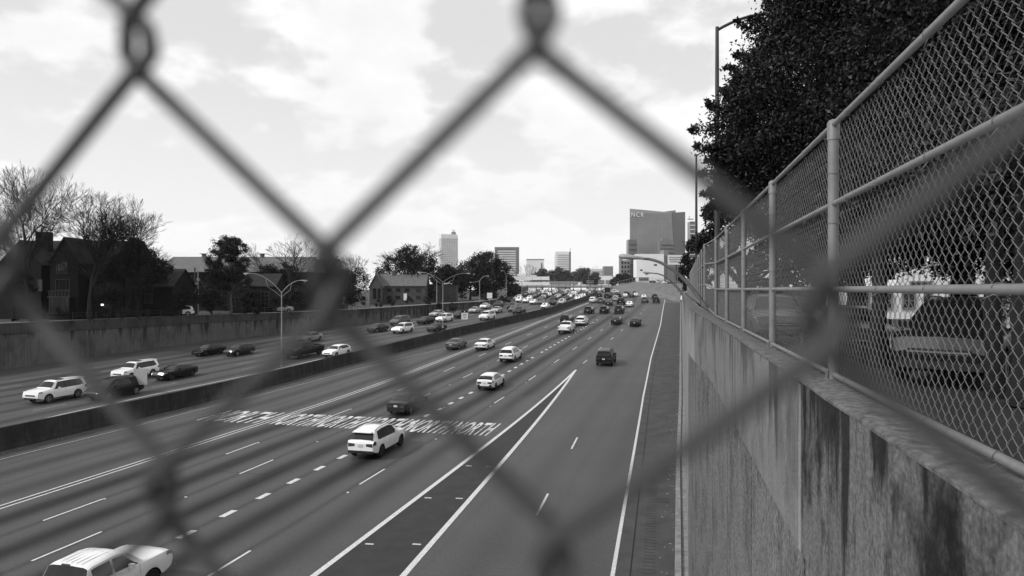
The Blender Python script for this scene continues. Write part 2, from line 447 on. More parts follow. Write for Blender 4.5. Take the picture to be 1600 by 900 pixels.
def dense(pl, step=1.5):
    o = []
    for a, b in zip(pl, pl[1:]):
        k = max(1, int((b - a).length / step))
        o += [a.lerp(b, i / k) for i in range(k)]
    return o + [pl[-1]]
def drape(name, left, right, m, up, parent=None, struct=False):
    """sheet between two plan polylines of equal length, laid on the road"""
    v, f = [], []
    for a, b in zip(left, right):
        for i in range(4):
            p = a.lerp(b, i / 3); v.append((p[0], p[1], float(zr(p[0], p[1])) + up))
    for i in range(len(left) - 1):
        for j in range(3): f.append((i * 4 + j, i * 4 + j + 1, (i + 1) * 4 + j + 1, (i + 1) * 4 + j))
    mb = MB(); mb.add(v, f)
    o = link(name, mb.mesh(name, m), parent)
    if struct: o['kind'] = 'structure'
    return o
def strip(name, pl, wd, m=None, up=0.010, parent=road):
    pl = dense([Vector((p[0], p[1])) for p in pl])
    Lf, Rt = [], []
    for i, p in enumerate(pl):
        d = pl[min(i + 1, len(pl) - 1)] - pl[max(0, i - 1)]; d.normalize()
        nrm = Vector((d.y, -d.x)) * wd / 2
        Lf.append(p - nrm); Rt.append(p + nrm)
    return drape(name, Lf, Rt, m or M['paint_line'], up, parent)
def qline(q, y0, y1, step=4):
    k = max(1, int((y1 - y0) / step))
    return [(qX(q, y0 + (y1 - y0) * i / k), y0 + (y1 - y0) * i / k) for i in range(k + 1)]

# gore, shoulders
gl = [G(490, 900), G(900, 578)]; gr_ = [G(630, 900), G(899, 579)]
gl.insert(0, gl[0] + (gl[0] - gl[1]) * 0.25); gr_.insert(0, gr_[0] + (gr_[0] - gr_[1]) * 0.25)
gl = dense([Vector((p.x, p.y)) for p in gl]); gr2 = [Vector((gr_[0].x, gr_[0].y)).lerp(Vector((gr_[2].x, gr_[2].y)), i / (len(gl) - 1)) for i in range(len(gl))]
gl2 = [gl[0].lerp(gl[-1], i / (len(gl) - 1)) for i in range(len(gl))]
drape('gore_asphalt', gl2, gr2, M['gore'], 0.004, road)
strip('gore_line', [gl2[0], gl2[-1]], 0.24, up=0.012)
strip('gore_line', [gr2[0], gr2[-1]], 0.24, up=0.016)
edge = [G(x, y) for x, y in ((957, 900), (972, 812), (988, 720), (1005, 620), (1017, 560), (1032, 508), (1039, 468))]
edge = [edge[0] + (edge[0] - edge[1]) * 2] + edge
edge += [Vector((edge[-1].x - 1.0, edge[-1].y + 14, 0)), Vector((edge[-1].x - 6, edge[-1].y + 30, 0))]
ED = ipl([(p.x, p.y) for p in edge])
strip('edge_line', [(p.x, p.y) for p in edge], 0.15, up=0.014)
cb_ = [G(x, y) for x, y in ((1054, 900), (1056, 720), (1061, 620), (1063, 472))]
CB = ipl([(p.x, p.y) for p in cb_])
ys = list(np.arange(12, 200, 1.5))
drape('road_shoulder', [Vector((ED(y) + 0.1, y)) for y in ys], [Vector((CB(y), y)) for y in ys], M['shoulder'], 0.005, road)
strip('tar_seam', [(ED(y) + 0.62, y) for y in np.arange(14, 120, 2)], 0.05, M['seam'], 0.010)
for y0, y1 in ((92, 120), (62, 63)):
    pass
for k, (y, x0, x1) in enumerate(((47.5, 0.7, 3.4), (60, 0.7, 3.2), (101, .7, 3), (76, .5, 3))):
    strip('tar_seam', [(ED(y) + x0, y), (ED(y) + x0 + 1.1, y - .3), (ED(y) + min(x1, CB(y) - ED(y)), y + .2)], 0.06, M['seam'], 0.011)
sr = random.Random(17)
for k in range(9):          # sealed cracks wandering along and across the lanes
    q = sr.uniform(-30, -3) if k % 3 else sr.uniform(-70, -48); y = sr.uniform(22, 75) if q > -40 else sr.uniform(55, 110)
    if q > -17.5: q -= 14
    if k % 4:
        ln = sr.uniform(4, 14); pl = [(qX(q, y + ln * i / 9) + sr.uniform(-.12, .12), y + ln * i / 9) for i in range(10)]
    else:
        pl = [(qX(q + i * .4, y - i * .1) , y - i * .1 + sr.uniform(-.1, .1)) for i in range(9)]
    strip('tar_seam', pl, sr.uniform(.025, .05), M['seam'], .009)
mb = MB()
for k in range(150):         # litter and grit swept against the kerb and the barrier
    y = sr.uniform(20, 90); 
    x = CB(y) - abs(sr.gauss(0, .35)) - .05 if k % 3 else XB(y) + .15 + abs(sr.gauss(0, .4))
    s_ = sr.uniform(.02, .07); mb.box((x, y, float(zr(x, y)) + .012), (s_ * 1.6, s_, .02), sr.uniform(0, 3))
tag(link('litter', mb.mesh('litter', M['curb'])), kind='stuff')
mb = MB()
for y in np.arange(20, 40, 0.32):
    mb.box((ED(y) + 1.25, y, 0.012), (0.42, 0.12, 0.022), -R(13))
o = link('rumble_strip', mb.mesh('rumble_strip', M['shoulder']), road); o['kind'] = 'stuff'
# kerb and the strip between it and the wall
mb = MB()
ys2 = list(np.arange(10, 200, 2.0))
v, f = [], []
for y in ys2:
    x = CB(y); z = float(zr(x, y))
    v += [(x, y, z - .02), (x + .03, y, z + .13), (x + .24, y, z + .13), (x + .26, y, z + .02), (XF(y) + .1, y, z + .02)]
for i in range(len(ys2) - 1):
    for j in range(4): f.append((i * 5 + j, i * 5 + j + 1, i * 5 + 6 + j, i * 5 + 5 + j))
mb.add(v, f); tag(link('kerb', mb.mesh('kerb', M['curb'])), 'low concrete kerb along the foot of the tall wall', kind='structure')
# left (median) shoulder of the northbound road, its dark tone holding both dirt and the barrier's shadow
ys = list(np.arange(14, 215, 2.0))
q0 = ipl([(p.x, p.y) for p in [G(x, y) for x, y in ((74, 700), (320, 638), (560, 576), (700, 543))]] + [(XB(150) + 3.2, 150), (XB(220) + 2.2, 220)])
drape('median_shoulder', [Vector((XB(y) + .05, y)) for y in ys], [Vector((q0(y) - .08, y)) for y in ys], M['shoulder'], 0.005, road)
strip('edge_line', [(q0(y), y) for y in np.arange(14, 210, 3)], 0.11, M['line_old'], up=0.014)
# double line, lane dashes
strip('double_line', qline(-31.72, 12, 205), 0.12); strip('double_line', qline(-31.28, 12, 205), 0.12)
for q, y0, wd, ln, per, ya, yb in ((-27.8, 29.6, .11, 3.05, 11.9, 17, 175), (-24.1, 25.2, .11, 3.05, 11.9, 12, 175), (-20.35, 30.07, .30, .92, 2.58, 22, 140), (-16.6, 23.2, .11, 3.0, 11.9, 11, 175), (-12.95, 82, .11, 2.9, 11.9, 80, 180)):
    k = 0
    y = y0 - per * math.floor((y0 - ya) / per)
    while y < yb:
        k += 1
        if not (q == -20.35 and k % 9 == 0):
            strip('lane_dash', qline(q, y, y + ln, 1), wd, M['paint_line'])
        y += per
for y in (18, 30.3, 42.8):
    strip('lane_dash', [(1.1 + .212 * (y - 30.3), y), (1.1 + .212 * (y + 3.2 - 30.3), y + 3.2)], .11)
# white reflectors / studs near lines
mb = MB()
for q in (-27.8, -24.1, -20.35, -16.6):
    for y in np.arange(20 + (q * 1.7) % 6, 90, 11.9):
        mb.box((qX(q + .1, y), y, float(zr(qX(q, y), y)) + .015), (.12, .10, .03), -R(14))
for t in np.linspace(0.1, .75, 9):
    for A, d in ((gl2, .55), (gr2, -.55)):
        p = A[int(t * (len(A) - 1))]
        mb.box((p[0] + d, p[1], .012), (.34, .09, .018), -R(8))
o = link('road_studs', mb.mesh('road_studs', M['paint_line']), road); o['kind'] = 'stuff'
# southbound lines
strip('edge_line', [(SBN(y), y) for y in np.arange(40, 200, 3)], 0.16, up=0.012)
strip('edge_line', [(SBF(y), y) for y in np.arange(40, 200, 3)], 0.12, M['line_old'])
for k in range(1, 6):
    y = 40 + (k * 4.3) % 9
    while y < 190:
        strip('lane_dash', [(SBN(a) + (SBF(a) - SBN(a)) * k / 6, a) for a in (y, y + 1.5, y + 3)], .12, M['line_old'])
        y += 11.9
# painted words: each lane reads NORTH
def text_mesh(s, name, depth=0.0, off=0.0):
    cu = bpy.data.curves.new(name, 'FONT'); cu.body = s; cu.extrude = depth; cu.offset = off; cu.resolution_u = 6; cu.space_character = 1.1 if s != 'NCR' else 1.3
    o = bpy.data.objects.new(name, cu); C.objects.link(o)
    bpy.context.view_layer.update()
    me = bpy.data.meshes.new_from_object(o.evaluated_get(bpy.context.evaluated_depsgraph_get()))
    bpy.data.objects.remove(o)
    a = np.empty(len(me.vertices) * 3); me.vertices.foreach_get('co', a); a = a.reshape(-1, 3)
    a[:, :2] -= a[:, :2].min(0); a[:, 0] /= a[:, 0].max(); a[:, 1] /= a[:, 1].max()   # unit box
    me.vertices.foreach_set('co', a.ravel()); me.update()
    return me
nm = text_mesh('NORTH', 'painted_word', off=0.022)
nm.materials.append(M['paint_text'])
pu, pr = Vector((SN, CS, 0)), Vector((CS, -SN, 0))
for ql, qr in ((-37.2, -32.0), (-31.2, -27.75), (-27.6, -24.2), (-23.9, -20.5), (-20.1, -16.8), (-16.5, -13.35)):
    s0, s1 = 44.6, 48.9
    l0, l1 = ql * CS, qr * CS
    og = pr * l0 + pu * s0
    wm = nm.copy()
    for vt in wm.vertices:
        q = og + pr * (l1 - l0) * vt.co.x + pu * (s1 - s0) * vt.co.y
        vt.co = (q.x, q.y, float(zr(q.x, q.y)) + .022)
    link('painted_word', wm, road)
# drain grate by the kerb
gp = G(1035, 782)
gt = thing('drain_grate', 'black slotted drain grate in the gutter at the foot of the wall', 'drain grate', (gp.x, gp.y, gp.z), -R(13))
mb = MB(); mb.box((0, 0, .006), (.62, .62, .012)); lpart('frame', mb, M['black'], gt)
mb = MB().box((0, 0, .02), (.035, .6, .02)); me_ = mb.mesh('slat', M['shoulder'])
for k in range(7): link('slat', me_, gt, (-.26 + k * .087, 0, 0))

# ground sheets beside and beyond
def gz_left(X, Y): return max(5.75, min(float(zr(X, Y)) - .12, 8.5))
def sheet(name, fx0, fx1, ylist, zf, m, ncol, label):
    v, f = [], []
    for y in ylist:
        a, b = fx0(y), fx1(y)
        for j in range(ncol + 1):
            t = (j / ncol) ** 2 if fx1(y) > fx0(y) else (j / ncol)
            x = a + (b - a) * t; v.append((x, y, zf(x, y)))
    for i in range(len(ylist) - 1):
        for j in range(ncol):
            q = i * (ncol + 1) + j; f.append((q, q + 1, q + ncol + 2, q + ncol + 1))
    mb = MB(); mb.add(v, f)
    return tag(link(name, mb.mesh(name, m)), label, kind='structure')
yl = [-60, 0, 20] + list(np.arange(30, 430, 8)) + [500, 620, 800, 1200, 1800, 2500]
sheet('ground', lambda y: -(400 + .9 * max(y, 0)), lambda y: XL(y) - 0.45, yl, gz_left, M['ground'], 24, 'dark planted ground behind the left wall')
SW = EYE - 1.95            # street level behind the right-hand fence
def gz_right(X, Y):
    return SW + (max(0, min(1, (Y - 120) / 180))) * 2.2 if Y < 420 else SW + 2.2 * max(0, 1 - (Y - 420) / 200)
yr = [-60, -20] + list(np.arange(0, 430, 10)) + [500, 620, 800, 1200, 1800, 2500]
sheet('upper_ground', lambda y: (XF(y) + .5 if y < 205 else XRt(y) + 8), lambda y: 300 + .9 * max(0, y), yr, gz_right, M['street'], 20, 'street level ground behind the right fence')
sheet('far_ground', lambda y: -1500, lambda y: 1800, [1040, 1500, 2000, 2500], lambda x, y: 8.4, M['ground'], 4, 'flat ground reaching the horizon')

# ------------------------------------------------------------------ retaining walls
def slab(mb, fn, y0, y1, zt, zb, d0, d1, step=1.5, mi=0, cut=0.0):
    """vertical slab along the plan curve X=fn(Y): faces at offsets d0 (road side) and d1, zt/zb functions of Y"""
    k = max(1, int(math.ceil((y1 - y0) / step)))
    v = []
    for i in range(k + 1):
        y = y0 + (y1 - y0) * i / k; x = fn(y)
        a, b = zt(y), zb(y)
        v += [(x + d0, y, b), (x + d0, y, a), (x + d1, y, a), (x + d1, y, b)]
    f = []
    for i in range(k):
        for j in range(4):
            f.append((i * 4 + j, i * 4 + (j + 1) % 4, i * 4 + 4 + (j + 1) % 4, i * 4 + 4 + j))
    f += [(3, 2, 1, 0), (k * 4, k * 4 + 1, k * 4 + 2, k * 4 + 3)]
    mb.add(v, f, mi)
rw = thing('retaining_wall', 'tall stained concrete retaining wall under the right-hand fence', 'wall', (XF(10) + .3, 10, 0))
RT = lambda y: EYE - (0.73 if y < 16 else 0.73 - .17 * min(1, (y - 16) / 8)) + (0 if y < 60 else 0.0)
seam = lambda y: EYE - 2.17 - (0.0 if y < 25 else (y - 25) * .0) + (0 if y < 25 else min(1.0, (y - 25) / 50) * .9)
ends = [-4, 5.6, 12.7, 20.2] + list(range(27, 206, 7))
for a, b in zip(ends, ends[1:]):
    mb = MB(); slab(mb, XF, a + .012, b - .012, lambda y: RT(y) - .035, lambda y: seam(y) + .02, 0.0, 0.42)
    wpart('panel', mb, M['conc_near'] if a < 0 else (M['conc'] if a < 18 or a > 30 else M['conc_pale']), rw)
mb = MB(); slab(mb, XF, -4, 205, lambda y: RT(y) - .14, lambda y: float(zr(XF(y), y)) - .4, 0.09, 0.40)
wpart('core', mb, M['seam'], rw)
ends = [-4, 2.5, 5.6, 9.0, 12.4, 16, 20.2, 24] + list(range(29, 206, 5))
for a, b in zip(ends, ends[1:]):
    mb = MB(); slab(mb, XF, a + .03, b - .03, lambda y: seam(y) - .025, lambda y: float(zr(XF(y), y)) - .3, 0.035, 0.36)
    wpart('panel', mb, M['conc_rough'] if b < 26 else M['conc_pale'], rw)
mb = MB(); slab(mb, XF, 5.6 - .05, 5.6 + .05, lambda y: RT(y) - .05, lambda y: seam(y) + .02, -.006, .1, 1); wpart('joint_strip', mb, M['conc_pale'], rw)
mb = MB()
rr = random.Random(3)
k = 0
v, f = [], []
ys = list(np.arange(-4, 205, .35))
for y in ys:
    x = XF(y); z = RT(y); a = rr.uniform(-.014, .014); b = rr.uniform(-.012, .006)
    v += [(x - .010 + a * .5, y, z - .034), (x - .014 + a * .6, y, z - .014 + b * .5), (x + .012 + a, y, z - .002 + b * .5), (x + .14, y, z + rr.uniform(-.006, .006)), (x + .30, y, z), (x + .30, y, z - .9)]
for i in range(len(ys) - 1):
    for j in range(5): f.append((i * 6 + j, i * 6 + j + 1, i * 6 + 7 + j, i * 6 + 6 + j))
mb.add(v, f); wpart('coping', mb, M['cap'], rw, True, 40)

lw = thing('retaining_wall', 'long dark streaked concrete wall along the far side of the oncoming lanes', 'wall', (XL(90) - .3, 90, 6.0))
LT = ipl([(6.0, 40), (5.98, 82), (5.95, 110), (6.15, 135), (6.6, 155), (6.75, 188), (7.3, 215)])
y = 44.0
while y < 212:
    st = 2.4
    hb = (LT(y) - float(zr(XL(y), y)))
    cz = lambda t: LT(t) - min(1.35, .3 * (LT(t) - float(zr(XL(t), t))))
    mb = MB(); slab(mb, XL, y + .02, y + st - .02, lambda t: cz(t) - .03, lambda t: float(zr(XL(t), t)) - .2, -.4, 0.0 + rr.uniform(-.012, .012), 2)
    wpart('panel', mb, M['lwall'], lw)
    y += st
y = 44.0
while y < 212:
    mb = MB(); slab(mb, XL, y + .012, y + 4.8 - .012, LT, lambda t: cz(t), -.5, 0.07, 2.4)
    wpart('coping', mb, M['lcoping'], lw)
    y += 4.8
mb = MB(); slab(mb, XL, 43, 213, lambda t: LT(t) - .1, lambda t: float(zr(XL(t), t)) - .3, -.6, -.28, 3)
wpart('core', mb, M['seam'], lw)
# railing and pale pavement on the left wall
mb = MB()
v, f = [], []
ys = list(np.arange(40, 210, 3))
for y in ys:
    for d in (-.52, -3.6): v.append((XL(y) + d * (1.0), y, LT(y) - .06 + (0 if y < 150 else .05)))
for i in range(len(ys) - 1): f.append((2 * i, 2 * i + 1, 2 * i + 3, 2 * i + 2))
mb.add(v, f); tag(link('pavement', mb.mesh('pavement', M['sidewalk'])), 'narrow pale pavement along the top of the left wall', kind='structure')
fr = thing('railing', 'thin dark post and wire railing on top of the left wall', 'railing', (XL(90) - .3, 90, LT(90)))
pm = MB().tube([(0, 0, -.05), (0, 0, 1.05)], .035, 5).mesh('post', M['darkpole'])
for y in np.arange(60, 150, 3.0):
    link('post', pm, fr, (XL(y) - .3 - fr.location.x, y - 90, LT(y) - LT(90)))
for h in (.55, 1.0):
    mb = MB().tube([(XL(y) - .3, y, LT(y) + h) for y in np.arange(60, 150, 4)], .016, 4)
    wpart('rail', mb, M['darkpole'], fr)

# median barrier, cast in lengths
bar = thing('median_barrier', 'dark dirty concrete barrier dividing the two carriageways', 'barrier', (XB(60) - .3, 60, 0))
y = 14.0
bi = 0
while y < 425:
    st = 6 if y < 200 else 16
    e = y + st - .03
    v = []
    k = 3
    for i in range(k + 1):
        t = y + (e - y) * i / k; x = XB(t); z = float(zr(x, t))
        v += [(x, t, z - .2), (x - .02, t, z + .08), (x - .12, t, z + .33), (x - .24, t, z + 1.43), (x - .46, t, z + 1.43), (x - .60, t, z + .33), (x - .72, t, z + .08), (x - .72, t, z - .2)]
    f = [tuple(range(8))[::-1], tuple(range(k * 8, k * 8 + 8))]
    for i in range(k):
        for j in range(8): f.append((i * 8 + j, i * 8 + (j + 1) % 8, i * 8 + 8 + (j + 1) % 8, i * 8 + 8 + j))
    mb = MB(); mb.add(v, f); wpart('barrier_segment', mb, M['barrier'], bar)
    y += st
# the last part of the wall bends round at the far end of the slip road, with a grassy gore behind
fw = thing('retaining_wall', 'low far concrete wall curving round the end of the slip road', 'wall', (53, 232, 5))
pts = [P(1064, 462, 200), P(1052, 461, 218), P(1038, 460, 232), P(1020, 459, 244), P(1000, 459, 262), P(978, 459, 290), P(962, 458, 330)]
hs = [.8, 1.0, 1.6, 2.2, 2.4, 2.2, 1.6]
for a, b, h0, h1 in zip(pts, pts[1:], hs, hs[1:]):
    za, zb_ = float(zr(a.x, a.y)), float(zr(b.x, b.y))
    d = Vector((b.y - a.y, a.x - b.x, 0)); d.normalize(); d *= .25
    mb = MB()
    A = [(a.x + d.x, a.y + d.y, za - .5), (b.x + d.x, b.y + d.y, zb_ - .5), (b.x + d.x, b.y + d.y, zb_ + h1), (a.x + d.x, a.y + d.y, za + h0)]
    mb.prism(A, d * 0, -2 * d); wpart('panel', mb, M['conc_pale'], fw)
mb = MB()
ring0 = [(p.x - .1, p.y + .5, float(zr(p.x, p.y)) + h - .1) for p, h in zip(pts, hs)]
ring1 = [tuple(P(1066, 452, 235)), tuple(P(1052, 447, 245)), tuple(P(1030, 443, 255)), tuple(P(1010, 441, 275)), tuple(P(993, 440, 300)), tuple(P(975, 444, 330)), tuple(P(956, 448, 370))]
ring2 = [tuple(P(1075, 447, 300)), tuple(P(1060, 443, 320)), tuple(P(1040, 443, 340)), tuple(P(1020, 442, 360)), tuple(P(1000, 442, 380)), tuple(P(975, 445, 400)), tuple(P(950, 449, 430))]
n7 = 7
mb.add(ring0 + ring1 + ring2, [(i, i + 1, i + 1 + n7, i + n7) for i in range(6)] + [(n7 + i, n7 + i + 1, n7 + i + 1 + n7, n7 + i + n7) for i in range(6)])
tag(link('grass_bank', mb.mesh('grass_bank', M['grass'], True)), 'pale grass bank rising behind the far curved wall', kind='structure')

# ------------------------------------------------------------------ right-hand chain link fence
def chain_mesh(name, ncol, nrow, cu, cv, r, ns, pts, m, dn=.0018, e=.08, b=.13):
    """ncol wires between columns of pitch cu; rows of pitch cv; local x = along, z = up, y = depth"""
    mb = MB()
    for k in range(ncol):
        path = []
        for j in range(nrow + 1):
            left = (k + j) % 2 == 0
            nl = (k + j + 1) % 2 == 0
            u = k - e if left else k + 1 + e
            s = 1 if left else -1
            path.append((u, j, 0))
            if j < nrow:
                d = dn if left else -dn
                u0 = k if left else k + 1; u1 = k + 1 if left else k
                if pts > 3: path.append((u + s * .012, j + b * .45, d * .6))
                path.append((u0, j + b, d)); path.append((u1, j + 1 - b, d))
                if pts > 3: path.append((u1 + s * (e - .012), j + 1 - b * .45, d * .6))
        mb.tube([(q[0] * cu, q[2], q[1] * cv) for q in path], r, ns, cap=False)
    return mb.mesh(name, m, True)
SPC = 3.105
cm = chain_mesh('chain_mesh', 70, 45, SPC / 70, 1.96 / 45, .0019, 4, 5, M['wire'], dn=.0042, e=.10, b=.14)
def fence(root, p0, ang, n, zlow, rails, first_post=True, last=True):
    """n bays from p0 along heading ang (from +X); zlow: absolute height of the bottom rail"""
    d = Vector((math.cos(ang), math.sin(ang), 0)); nn = Vector((-d.y, d.x, 0))      # nn points to the road side (left of travel)
    base = Vector((root.location.x, root.location.y, root.location.z))
    pm = post_me
    for i in range(n + 1):
        p = p0 + d * SPC * i
        if (i > 0 or first_post) and (i < n or last):
            o = link('post', pm, root, (p.x - base.x, p.y - base.y, zlow - base.z)); o.rotation_euler.z = ang
            c_ = link('post_cap', cap_me, o); c_.location = (0, 0, rails[-1] - .04)
        if i == n: break
        o = link('chain_mesh', cm, root); o.location = p - nn * .045 - base; o.location.z = zlow + .01 - base.z; o.rotation_euler.z = ang
        for h in rails:
            a = p + d * (SPC / 2); o = link('rail', rail_me, root, (a.x - base.x, a.y - base.y, zlow + h - base.z)); o.rotation_euler.z = ang
            for t in (.12, .36, .62, .87):
                b = p + d * (SPC * t) ; q = link('tie_wire', tie_me, root, (b.x - base.x, b.y - base.y, zlow + h - base.z)); q.rotation_euler.z = ang + tie_r.uniform(-.3, .3)
                q.rotation_euler.x = tie_r.uniform(-.5, .5)
        for h in (.3, .9, 1.2, 1.6):
            q = link('tie_wire', band_me, root, (p.x - base.x, p.y - base.y, zlow + h - base.z)); q.rotation_euler.z = ang + tie_r.uniform(-.3, .3); q.rotation_euler.y = tie_r.uniform(-.1, .1)
tie_r = random.Random(5)
post_me = MB().tube([(0, 0, -.12), (0, 0, 1.97)], .041, 14).mesh('post', M['galv'], True, 40)
mb = MB().tube([(0, 0, -.08), (0, 0, .055), (0, 0, .075), (0, 0, .085)], [.047, .047, .035, .012], 14); cap_me = mb.mesh('post_cap', M['galv'], True, 40)
rail_me = MB().tube([(-SPC / 2, 0, 0), (SPC / 2, 0, 0)], .0225, 10).mesh('rail', M['galv'], True, 40)
tie_me = MB().tube([(0.0, .0265 * math.cos(a), .0265 * math.sin(a)) for a in np.linspace(0, 5.2, 9)] + [(.03, .045, -.05)], .0022, 4).mesh('tie_wire', M['wire'], True)
band_me = MB().tube([(.045 * math.cos(a), .045 * math.sin(a), .004 * math.sin(a)) for a in np.linspace(0, 2 * math.pi, 13)] + [(.09, -.06, .01)], .003, 4).mesh('tie_wire', M['wire'], True)
angA = math.atan2(1, .2236)
dA = Vector((math.cos(angA), math.sin(angA), 0))
pA = Vector((.2236 * 5.41 + 1.353, 5.41, 0)) - dA * SPC * 2
zA = EYE - .68
fA = thing('chain_link_fence', 'near tall galvanised chain link fence on top of the stained wall', 'fence', (pA.x + dA.x * 6, pA.y + dA.y * 6, zA))
fence(fA, pA, angA, 6, zA, (0, .68, 1.36, 1.99))
for i in range(7):                    # bolted feet
    p = pA + dA * SPC * i
    mb = MB(); mb.box((p.x, p.y, zA - .055), (.13, .10, .05), angA); mb.tube([(p.x - .05, p.y, zA - .03), (p.x - .05, p.y, zA + .03)], .012, 6)
    wpart('post_foot', mb, M['galv'], fA)
# short return bay and the farther run, set a little toward the road
pE = pA + dA * SPC * 6
angB = math.atan2(1, .2495)
pB = Vector((6.42, 22.6, 0)); zB = EYE - .52
fB = thing('chain_link_fence', 'second chain link fence running on along the wall beyond the kink', 'fence', (pB.x, pB.y, zB))
fence(fB, pB, angB, 26, zB, (0, .68, 1.36, 1.99))
fC = thing('chain_link_fence', 'short chain link bay joining the two fence runs at the kink', 'fence', ((pE.x + pB.x) / 2, (pE.y + pB.y) / 2, zA + .05))
l_ = (pB - pE).length; aC = math.atan2(pB.y - pE.y, pB.x - pE.x)
o = link('chain_mesh', cm, fC, (pE.x - fC.location.x, pE.y - fC.location.y, .0)); o.scale.x = l_ / SPC; o.rotation_euler.z = aC
for h in (0, .68, 1.36, 1.99):
    mb = MB().tube([(pE.x, pE.y, zA + h), (pB.x, pB.y, zB + h)], .0225, 10); wpart('rail', mb, M['galv'], fC, True, 40)

# ------------------------------------------------------------------ lamps
def cobra_head(mb, L_=0.75, w_=.30):
    """street lamp head pointing along +x from the origin"""
    st = [(0, .05, .05, 0), (.12, .06, .055, 0), (.26, .11, .075, -.01), (.48, .15, .10, -.02), (.66, .14, .09, -.02), (.75, .07, .05, -.015)]
    n = 10; v = []; f = []
    for x, hw, hh, z in st:
        for j in range(n):
            a = 2 * math.pi * j / n
            v.append((x * L_ / .75, hw * math.cos(a) * w_ / .30, z + (hh if math.sin(a) > 0 else hh * .75) * math.sin(a)))
    for i in range(len(st) - 1):
        for j in range(n): f.append((i * n + j, i * n + (j + 1) % n, (i + 1) * n + (j + 1) % n, (i + 1) * n + j))
    f += [tuple(range(n))[::-1], tuple((len(st) - 1) * n + j for j in range(n))]
    mb.add(v, f)
def lens_mb(L_=.75):
    mb = MB(); v = []; f = []; n = 10
    for k, (r, z) in enumerate(((.115, -.085), (.105, -.13), (.06, -.165), (.005, -.175))):
        for j in range(n):
            a = 2 * math.pi * j / n; v.append((.5 * L_ / .75 + r * 1.35 * math.cos(a), r * math.sin(a), z))
    for i in range(3):
        for j in range(n): f.append((i * n + j, i * n + (j + 1) % n, (i + 1) * n + (j + 1) % n, (i + 1) * n + j))
    mb.add(v, f); return mb
hd = MB(); cobra_head(hd); head_me = hd.mesh('lamp_head', M['lamphead'], True, 50)
lens_me = lens_mb().mesh('lamp_lens', M['lens'], True)
def put_head(root, loc, heading, tilt=0.0, sc_=1.0):
    h = link('lamp_head', head_me, root, loc, (0, -tilt, heading)); h.scale = (sc_,) * 3
    link('lamp_lens', lens_me, h)
def wall_lamp(px_head, px_foot, D, label, far=False):
    foot = P(px_foot[0], px_foot[1], D); tip = P(px_head[0], px_head[1], D)
    t = thing('street_lamp', label, 'street lamp', tuple(foot))
    v = tip - foot
    pts = []
    for s in np.linspace(0, 1, 12):
        x = v.x * s; z = v.z * (1 - (1 - s) ** 2.0) * 1.0
        pts.append((x, v.y * s, z))
    lpart('arm', MB().tube(pts, [.062 - .022 * i / 11 for i in range(12)], 8), M['armdark'], t, True, 60)
    mb = MB().box((.02, 0, -.12), (.16, .16, .34)); lpart('bracket', mb, M['galv'], t)
    put_head(t, Vector(pts[-1]) + Vector((.03, 0, 0)), math.pi, 0.12, 1.0)
wall_lamp((1004, 404), (1108, 488), 20.6, 'curved bracket lamp nearest the camera, reaching over the slip road from the right wall')
wall_lamp((1021, 427), (1064, 455), 46, 'second smaller bracket lamp on the right wall, beyond the nearest one')
wall_lamp((1034, 438), (1060, 453), 84, 'far small bracket lamp on the right wall, third along')

def median_lamp(x, ybase_up, top, D, hl, hr, label, r=.085):
    b = P(x, 0, D); zb = float(zr(XB(D) - .35, D)) + 1.40
    bx = (x - CX) / FP * D
    ztop = EYE - (top - HY) / FP * D
    t = thing('street_lamp', label, 'street lamp', (bx, D, zb), 0, 'double armed lamps on the median')
    lpart('pole', MB().tube([(0, 0, 0), (0, 0, (ztop - zb) * .5), (0, 0, ztop - zb)], [r, r * .85, r * .62], 8), M['pole'], t, True, 60)
    lpart('base_plate', MB().tube([(0, 0, -.02), (0, 0, .22)], [r * 2.0, r * 1.6], 8), M['pole'], t)
    for hx in (hl, hr):
        q = P(hx[0], hx[1], D); dx_ = q.x - bx; dz = q.z - zb; s = 1 if dx_ > 0 else -1
        z0 = ztop - zb - .1
        p = [(0, 0, z0)]
        for u in np.linspace(.15, 1, 8):
            p.append((dx_ * u, 0, z0 + (dz - z0) * (1 - (1 - u) ** 2)))
        a = lpart('arm', MB().tube(p, .034, 6), M['pole'], t, True, 60)
        p2 = [(0, 0, z0 - .45)] + [(dx_ * u, 0, z0 - .45 + (dz - .25 - z0 + .45) * u ** .9) for u in (.2, .45)] + [(dx_ * .52, 0, p[4][2])]
        lpart('brace', MB().tube(p2, .02, 5), M['pole'], t, True, 60)
        put_head(t, Vector(p[-1]), 0 if s > 0 else math.pi, -0.05, .95)
Z1 = 72.5
median_lamp(440, 0, 456, Z1, (391, 427), (470, 438), 'tall double armed lamp on the median, leftmost and nearest of its kind')
median_lamp(692, 0, 440, 113, (660, 426), (728, 427), 'double armed median lamp standing right of the large oak on the left')
median_lamp(815.5, 0, 436, 176, (797, 427), (832, 428), 'small double armed median lamp in front of the pale overpass panels')
median_lamp(920, 0, 424, 232, (908, 416), (931, 417), 'farthest double armed median lamp, beside the dark message board')
